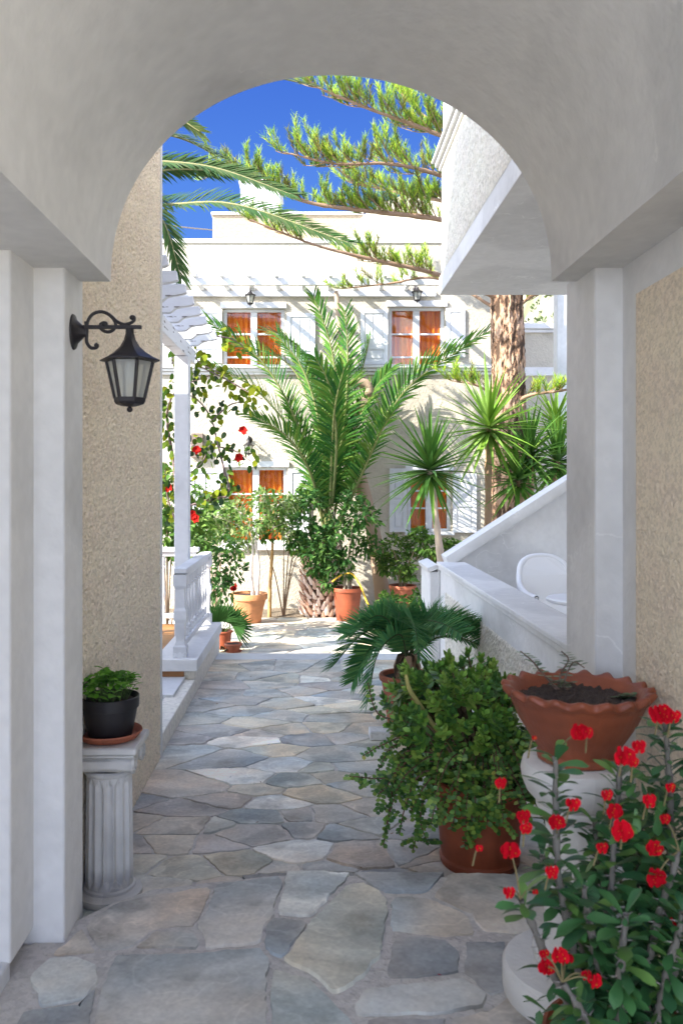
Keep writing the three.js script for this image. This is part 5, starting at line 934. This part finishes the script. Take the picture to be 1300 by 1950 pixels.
{ // fluted column and black pot on the left
  const D = 3.55, x = at(206, 0, D).x + 0.006, t = thing('fluted_column', 'short white fluted plaster column stand with scroll capital against the beige stucco wall', 'pedestal', V(x, 0.008, -D));
  const H = 0.47, R = 0.094, NF = 15, g = new THREE.CylinderGeometry(R, R * 1.06, H, NF * 16, 40, true), p = g.attributes.position;
  for (let i = 0; i < p.count; i++) { const y = p.getY(i) + H / 2, a = Math.atan2(p.getX(i), p.getZ(i)), u = ((a / 6.28318 * NF) % 1 + 1) % 1, c = Math.abs(u - 0.5) * 2, ends = Math.min(y - 0.022, H - 0.022 - y) / 0.016, w = Math.sqrt(clamp(ends, 0, 1)) * 0.78, dpt = c < w ? Math.sqrt(1 - (c / Math.max(w, 1e-3)) ** 2) * 0.0145 : 0, k = 1 - dpt / R; p.setX(i, p.getX(i) * k); p.setZ(i, p.getZ(i) * k); }
  g.translate(0, 0.055 + H / 2, 0); g.computeVertexNormals();
  const uv = g.attributes.uv; for (let i = 0; i < uv.count; i++) uv.setXY(i, uv.getX(i) * 0.6, uv.getY(i) * 0.5);
  mesh('shaft', g, M.cast, t, true);
  mesh('base', lathe([[0, 0], [0.132, 0], [0.138, 0.012], [0.136, 0.028], [0.122, 0.036], [0.11, 0.042], [0.108, 0.052], [0.1, 0.058], [0, 0.058]], 48), M.cast, t, true);
  mesh('collar', lathe([[0, 0.522], [0.098, 0.522], [0.104, 0.53], [0.104, 0.538], [0.096, 0.546], [0, 0.548]], 48), M.cast, t, true);
  // scroll cushion: a bolster across, spirals on its ends
  for (const s of [-1, 1]) {
    const vol = lathe([[0, -0.125], [0.038, -0.125], [0.041, -0.12], [0.037, -0.11], [0.034, -0.06], [0.033, 0], [0.034, 0.06], [0.037, 0.11], [0.041, 0.12], [0.038, 0.125], [0, 0.125]], 28); vol.rotateX(Math.PI / 2); vol.rotateY(Math.PI / 2); vol.translate(0, 0.585, s * 0.085); mesh('scroll', vol, M.cast, t);
    for (const e of [-1, 1]) { const pts = []; for (let k = 0; k < 40; k++) { const a = k / 40 * 14, q = 0.036 * (1 - k / 44); pts.push(V(e * 0.126, 0.585 + Math.sin(a) * q, s * 0.085 + Math.cos(a) * q)); } mesh('spiral', tube(pts, 0.004, 80, 6), M.cast, t); }
  }
  mesh('cushion', bx(-0.112, 0.112, 0.552, 0.618, -0.085, 0.085, 0.012), M.cast, t);
  mesh('abacus', [bx(-0.13, 0.13, 0.62, 0.632, -0.13, 0.13, 0.005), bx(-0.142, 0.142, 0.633, 0.665, -0.142, 0.142, 0.01)], M.cast, t);
  const y = 0.008 + 0.666;
  const sa = mesh('saucer', lathe([[0, 0], [0.1, 0], [0.118, 0.006], [0.138, 0.03], [0.136, 0.036], [0.128, 0.032], [0.112, 0.014], [0, 0.012]], 48), M.clay, scene, true); sa.position.set(x, y, -D); tag(sa, 'shallow terracotta saucer under the black plastic pot', 'saucer');
  const b = thing('herb_pot', 'black plastic pot of bright green leafy herbs on the fluted column', 'potted plant', V(x + 0.004, y + 0.013, -D)), r = rng(94);
  mesh('pot', lathe([[0, 0], [0.088, 0], [0.092, 0.006], [0.113, 0.118], [0.119, 0.12], [0.121, 0.165], [0.117, 0.168], [0.112, 0.162], [0.104, 0.13], [0, 0.13]], 48), M.blackPot, b, true);
  { const c = new THREE.CircleGeometry(0.11, 28); c.rotateX(-Math.PI / 2); c.translate(0, 0.145, 0); mesh('soil', c, M.soil, b); }
  const geos = []; for (let k = 0; k < 8; k++) { const mb = new MB(), c = vary(r, [[0.14, 0.36, 0.03], [0.2, 0.43, 0.045], [0.1, 0.26, 0.025]][k % 3], 0.3); mb.blade(V(0, 0, 0), V(0, 0, 1), V(0, 1, 0), 0.042, 0.03, { seg: 4, fold: 0.22, droop: 0.25, col: c, col2: c.map((v) => v * 1.15), prof: (z) => Math.pow(Math.sin(Math.PI * Math.min(1, 0.08 + z * 0.9)), 0.6) * (1 + 0.12 * Math.sin(z * 22)) }); geos.push(mb.geo()); }
  const st = new MB();
  for (let k = 0; k < 62; k++) {
    const a = r() * 6.28, q = Math.sqrt(r()), e = V(Math.cos(a) * q * 0.125, 0.19 + 0.06 * (1 - q * q) + 0.03 * r(), Math.sin(a) * q * 0.125); st.stem([V(e.x * 0.6, 0.14, e.z * 0.6), e], 0.002, 0.0015, 4, [0.1, 0.16, 0.05]);
    for (let w = 0; w < 4; w++) { const m = new THREE.Mesh(geos[Math.floor(r() * 8)], M.leaf); m.name = 'leaf'; m.castShadow = m.receiveShadow = true; m.position.copy(e).add(V(0, -0.014 * (w % 2), 0)); m.rotation.set(-0.25 + (r() - 0.5) * 0.9, w * 1.571 + k, (r() - 0.5) * 0.5, 'YXZ'); m.scale.setScalar(0.65 + r() * 0.5); b.add(m); }
  }
  st.build('stem', M.wood, b);
}
{ // plastic armchair and round table on the terrace
  const D = 7.2, p = at(1052, 0, D), t = thing('armchair', 'white plastic armchair with rounded back on the terrace', 'armchair', V(p.x, 0.184, -D), 0.15);
  const rim = tube([V(-0.27, 0.62, 0.28), V(-0.285, 0.64, 0.1), V(-0.27, 0.68, -0.06), V(-0.235, 0.74, -0.17), V(-0.2, 0.85, -0.215), V(-0.12, 0.905, -0.25), V(0, 0.92, -0.26), V(0.12, 0.905, -0.25), V(0.2, 0.85, -0.215), V(0.235, 0.74, -0.17), V(0.27, 0.68, -0.06), V(0.285, 0.64, 0.1), V(0.27, 0.62, 0.28)], 0.024, 90, 10); rim.scale(1, 1, 1);
  mesh('rim', rim, M.plastic, t);
  const sh = new THREE.Shape(); sh.moveTo(-0.22, 0.4); sh.lineTo(0.22, 0.4); sh.lineTo(0.225, 0.72); sh.bezierCurveTo(0.2, 0.86, 0.12, 0.91, 0, 0.912); sh.bezierCurveTo(-0.12, 0.91, -0.2, 0.86, -0.225, 0.72); sh.closePath();
  const bg = new THREE.ExtrudeGeometry(sh, { depth: 0.014, bevelEnabled: true, bevelSize: 0.006, bevelThickness: 0.005, bevelSegments: 2, curveSegments: 20 }), bp = bg.attributes.position;
  for (let i = 0; i < bp.count; i++) bp.setZ(i, bp.getZ(i) - 0.17 - 0.17 * (bp.getY(i) - 0.4) + 0.9 * bp.getX(i) ** 2); bg.computeVertexNormals(); mesh('backrest', bg, M.plastic, t);
  mesh('seat', bx(-0.235, 0.235, 0.385, 0.42, -0.19, 0.25, 0.016), M.plastic, t);
  for (const s of [-1, 1]) { mesh('leg', tube([V(s * 0.27, 0.63, 0.26), V(s * 0.255, 0.4, 0.26), V(s * 0.285, 0, 0.3)], 0.02, 16, 8), M.plastic, t); mesh('leg', tube([V(s * 0.235, 0.72, -0.17), V(s * 0.225, 0.4, -0.2), V(s * 0.26, 0, -0.3)], 0.02, 16, 8), M.plastic, t); }
  const q = at(1108, 0, 6.35), u = thing('round_table', 'small round white plastic table before the terrace armchair', 'table', V(q.x, 0.184, -6.35));
  mesh('tabletop', lathe([[0, 0.665], [0.25, 0.665], [0.262, 0.672], [0.265, 0.69], [0.255, 0.7], [0, 0.702]], 48), M.plastic, u, true);
  mesh('stem', lathe([[0, 0.03], [0.04, 0.03], [0.03, 0.1], [0.028, 0.6], [0.06, 0.664], [0, 0.664]], 20), M.plastic, u, true);
  for (let k = 0; k < 4; k++) mesh('foot', tube([V(0, 0.07, 0), V(0.1 * Math.cos(k * 1.57), 0.05, 0.1 * Math.sin(k * 1.57)), V(0.24 * Math.cos(k * 1.57), 0.016, 0.24 * Math.sin(k * 1.57))], 0.016, 10, 8), M.plastic, u);
}
{ // crown of thorns in the near corner
  const D = 2.08, b = at(1190, 0, D), t = thing('crown_of_thorns', 'bushy crown of thorns plant with grey stems and many small red flowers', 'flowering plant', V(b.x, FRONT + 0.004, -D)), r = rng(95);
  mesh('pot', lathe([[0, 0], [0.15, 0], [0.155, 0.008], [0.185, 0.19], [0.198, 0.195], [0.2, 0.222], [0.19, 0.225], [0.18, 0.21], [0, 0.2]], 48), M.clayDark, t, true);
  const stems = [[[1180, 2080], [1160, 1830, 2.05], [1165, 1650, 2.0], [1180, 1460, 2.05]], [[1240, 2080], [1262, 1750, 2.15], [1275, 1520, 2.1], [1264, 1378, 2.05]], [[1150, 2080], [1095, 1830, 1.98], [1062, 1650, 1.95], [1056, 1440, 2.0]], [[1140, 2080], [1060, 1870, 1.95], [1012, 1760, 1.92], [990, 1712, 1.9]], [[1210, 2080], [1240, 1800, 1.95], [1292, 1620, 1.9]], [[1170, 2060], [1095, 1760, 2.1], [1030, 1630, 2.1]], [[1200, 2060], [1205, 1750, 2.2], [1220, 1560, 2.25]], [[1190, 2060], [1130, 1800, 1.92], [1110, 1690, 1.88]], [[1220, 2060], [1270, 1850, 1.9], [1300, 1740, 1.86]], [[1200, 2060], [1180, 1860, 1.85], [1190, 1740, 1.82]], [[1150, 2080], [1110, 1930, 1.86], [1070, 1870, 1.84]], [[1230, 2060], [1330, 1750, 2.0], [1350, 1500, 2.0]], [[1220, 2060], [1240, 1720, 2.2], [1250, 1600, 2.2]], [[1165, 2080], [1150, 1700, 2.2], [1130, 1560, 2.2]]];
  const up = V(0, 1, 0), geos = [];
  const lp = (z) => (z < 0.62 ? mix(0.24, 1, Math.pow(z / 0.62, 0.9)) : Math.sqrt(Math.max(0, 1 - ((z - 0.62) / 0.4) ** 2)));
  for (let k = 0; k < 14; k++) { const mb = new MB(), c = vary(r, [[0.026, 0.085, 0.03], [0.042, 0.13, 0.036], [0.034, 0.105, 0.032], [0.09, 0.19, 0.04]][k % 4], 0.4); mb.blade(V(0, 0, 0), V(0, 0, 1), up, 0.066, 0.026, { seg: 6, fold: 0.1 + 0.3 * r(), droop: 0.05 + 0.4 * r(), curl: 0.25 * (r() - 0.4), col: c, col2: c.map((v) => v * 1.1), prof: lp }); geos.push(mb.geo()); }
  let leaves = 0; const overBase = (p) => { const w = p.clone().add(t.position), s = FOC / -w.z, px = VX + w.x * s, py = VY + (EYE - w.y) * s; return px < 1095 && py > 1745 && r() < 0.85; }; const extra = new MB();
  const th = new MB();
  stems.forEach((l, i) => {
    const c = new THREE.CatmullRomCurve3(l.map(([x, y, d = D]) => { const p = local(t, at(x, y, d)); return p; })), st = new MB(); c.points[0].set((r() - 0.5) * 0.16, 0.19, (r() - 0.5) * 0.16);
    st.stem(c.getPoints(40), 0.0115, 0.0065, 8, [0.16, 0.145, 0.12], 0.0035);
    const L = c.getLength();
    for (let s = 0.04; s < L; s += 0.011) { const u = s / L, p = c.getPointAt(u), T = c.getTangentAt(u), d = V().crossVectors(T, V(1, 0, 0.3)).normalize().applyAxisAngle(T, r() * 6.28); st.stem([p.clone().addScaledVector(d, 0.008), p.clone().addScaledVector(d, 0.026)], 0.0018, 0.0003, 3, [0.3, 0.26, 0.24]); }
    st.build('stem', M.wood, t);
    for (let s = L * 0.14, k = 0; s < L; s += 0.0052, k++) {
      const u = s / L; if (u < 0.4 && r() < 0.35) continue;
      const p = c.getPointAt(u); if (overBase(p)) continue; const T = c.getTangentAt(u), az = k * 2.4 + r() * 0.6, o = V().crossVectors(T, V(0.2, 0.1, 1)).normalize().applyAxisAngle(T, az), d = o.multiplyScalar(1).addScaledVector(T, 0.2 + 0.5 * u + (r() - 0.5) * 0.9).normalize();
      const m = new THREE.Mesh(geos[Math.floor(r() * 14)], M.gloss); m.name = 'leaf'; m.castShadow = m.receiveShadow = true;
      const x = V().crossVectors(up, d).normalize(), y = V().crossVectors(d, x); m.quaternion.setFromRotationMatrix(new THREE.Matrix4().makeBasis(x, y, d)); m.rotateZ((r() - 0.5) * 0.9); m.position.copy(p).addScaledVector(d, 0.008); m.scale.setScalar(0.45 + 0.85 * r());
      if (leaves < 298 && k % 2 === 0) { t.add(m); leaves++; }
      else { m.updateMatrix(); const g = m.geometry, q = g.attributes.position, cc = g.attributes.color, o0 = extra.n, v = V(); for (let j = 0; j < q.count; j++) { v.fromBufferAttribute(q, j).applyMatrix4(m.matrix); extra.put(v, [cc.getX(j), cc.getY(j), cc.getZ(j)]); } for (const j of g.index.array) extra.i.push(o0 + j); }
    }
  });
  // leafy side shoots thicken the lower bush
  for (let k = 0; k < 1500; k++) {
    const px = 1020 + 340 * r(), lim = 1470 + 400 * Math.pow(Math.abs(px - 1230) / 200, 1.5), py = mix(Math.min(lim, 1890), 2010, Math.pow(r(), 0.9)), p = local(t, at(px, py, D + (r() - 0.4) * 0.26)); if (n3(p.x * 11, p.y * 11, p.z * 11) < -0.15 || overBase(p)) continue;
    const d = onSphere(r); d.y = d.y * 0.7 + 0.15; d.normalize(); const c = vary(r, [[0.026, 0.085, 0.03], [0.04, 0.125, 0.034], [0.07, 0.165, 0.04]][Math.floor(r() * 3)], 0.4);
    extra.blade(p, d, V(0, 1, 0).addScaledVector(onSphere(r), 0.5).normalize(), 0.04 + 0.035 * r(), 0.018 + 0.012 * r(), { seg: 5, fold: 0.2, droop: 0.2 * r(), col: c, col2: c.map((v) => v * 1.1), prof: lp });
  }
  if (extra.n) { const m = extra.build('foliage', M.gloss, t); m.userData.kind = 'stuff'; }
  // flowers: pairs of round red bracts on forked stalks
  const F = [[1258, 1360, 30], [1105, 1395, 22], [1016, 1405, 9], [1190, 1440, 28], [1215, 1422, 18], [1275, 1500, 13], [952, 1492, 15], [1090, 1532, 18], [1060, 1565, 19], [995, 1555, 18], [1000, 1578, 16], [1155, 1515, 15], [1170, 1545, 20], [1235, 1525, 18], [1185, 1582, 28], [1265, 1560, 14], [972, 1620, 22], [912, 1615, 13], [1145, 1615, 15], [1247, 1615, 20], [1250, 1672, 25], [1050, 1662, 17], [968, 1700, 15], [1018, 1698, 10], [1035, 1818, 13], [1066, 1820, 20], [1040, 1842, 20], [1078, 1830, 17], [1115, 1858, 13], [1132, 1870, 18], [1285, 1757, 15], [1118, 1396, 15], [1205, 1452, 14], [1282, 1365, 18]];
  const tips = stems.map((l) => local(t, at(...[l[l.length - 1][0], l[l.length - 1][1], l[l.length - 1][2] || D])));
  const fg = (R, seed) => { const q = rng(seed), mb = new MB(), n = R > 0.024 ? 12 : R > 0.016 ? 8 : R > 0.011 ? 4 : 2; for (let k = 0; k < n; k++) { const a = k * 2.4, off = R > 0.011 ? R * 0.62 * Math.sqrt((k + 0.3) / n) : 0, c = V(Math.cos(a) * off, Math.sin(a) * off * 0.8, (q() - 0.5) * R * 0.5), nn = V(Math.cos(a) * 0.6 * off / R + (q() - 0.5) * 0.5, 0.3 + Math.sin(a) * 0.6 * off / R + (q() - 0.5) * 0.4, 1).normalize(), s1 = V().crossVectors(nn, V(0, 1, 0)).normalize(), s2 = V().crossVectors(s1, nn), rr = Math.min(0.0125, R * 0.62), col = vary(q, [0.44, 0.003, 0.012], 0.35);
    for (const h of [-1, 1]) { const o0 = mb.put(c.clone().addScaledVector(nn, -rr * 0.3), col.map((x) => x * 0.8)); for (let j = 0; j <= 10; j++) { const g2 = -1.75 + 3.5 * j / 10, p = c.clone().addScaledVector(s1, h * rr * (0.42 + 0.75 * Math.cos(g2))).addScaledVector(s2, rr * Math.sin(g2)).addScaledVector(nn, rr * 0.2 * Math.cos(g2 * 2)); mb.put(p, col); if (j) mb.i.push(o0, o0 + j, o0 + j + 1); } }
    for (let j = 0; j < 3; j++) mb.blade(c.clone().addScaledVector(nn, 0.001), V().addScaledVector(nn, 1).add(onSphere(q).multiplyScalar(0.5)).normalize(), s1, 0.005, 0.003, { seg: 1, fold: 0, col: [0.6, 0.25, 0.03], prof: () => 1 }); }
    return mb.geo(); };
  F.forEach(([x, y, R], i) => {
    const d = 1.86 + 0.06 * Math.sin(i * 1.7), p = local(t, at(x, y, d)), m = new THREE.Mesh(fg(R * d / FOC * 0.74, 300 + i), M.petal); m.name = 'flower'; m.position.copy(p); m.castShadow = m.receiveShadow = true; t.add(m);
    let best = tips[0]; for (const q of tips) if (q.distanceTo(p) < best.distanceTo(p)) best = q;
    const a = p.distanceTo(best) < 0.13 ? best : p.clone().add(V(0.02 * (r() - 0.3), -0.06, -0.05)), sk = new MB(); sk.stem(curvePts([a, a.clone().lerp(p, 0.5).add(V(0, 0.012, 0)), p.clone().add(V(0, 0, -0.004))], 6), 0.0022, 0.0016, 5, [0.2, 0.16, 0.07]); sk.build('stalk', M.wood, t);
  });
}

{ // fallen petals and dry leaves on the floor
  const r = rng(97), red = [0.4, 0.004, 0.03], dry = [0.22, 0.13, 0.06], pale = [0.7, 0.68, 0.62];
  const drop = (px, py, h, d0, col, L, label, name, cat, group) => { const mb = new MB(); mb.blade(V(0, 0, 0), V(1, 0.15, 0), V(0, 1, 0.1), L, L * 0.6, { seg: 3, fold: 0.3, curl: 0.25, col }); const m = mb.build(numbered(name), M.petal, scene), s = (py - VY) / (EYE - h); m.position.set((px - VX) / s, h + d0, -FOC / s); m.rotation.y = r() * 6.28; tag(m, label, cat, group); };
  drop(840, 1865, FRONT, 0.014, red, 0.016, 'fallen red petal on the near flagstones beside the round pedestal base', 'fallen_petal', 'petal');
  drop(1000, 1712, FRONT, 0.014, red, 0.014, 'fallen red petal on the near step below the trailing succulent', 'fallen_petal', 'petal');
  const lit = new MB(); // scraps scattered on the path
  for (let k = 0; k < 46; k++) { const x = -0.9 + r() * 1.9, z = -3.5 - r() * 4.6, L = 0.008 + 0.016 * r(), a = r() * 6.28; lit.blade(V(x, 0.0135, z), V(Math.cos(a), 0.12, Math.sin(a)).normalize(), V(0, 1, 0), L, L * 0.6, { seg: 3, fold: 0.3, curl: 0.2, col: vary(r, r() < 0.5 ? pale : dry, 0.4) }); }
  const lm = lit.build('leaf_litter', M.petal, scene); lm.userData = { label: 'tiny pale and brown leaf scraps scattered over the path paving', category: 'leaf litter', kind: 'stuff' };
}
renderer.render(scene, camera);
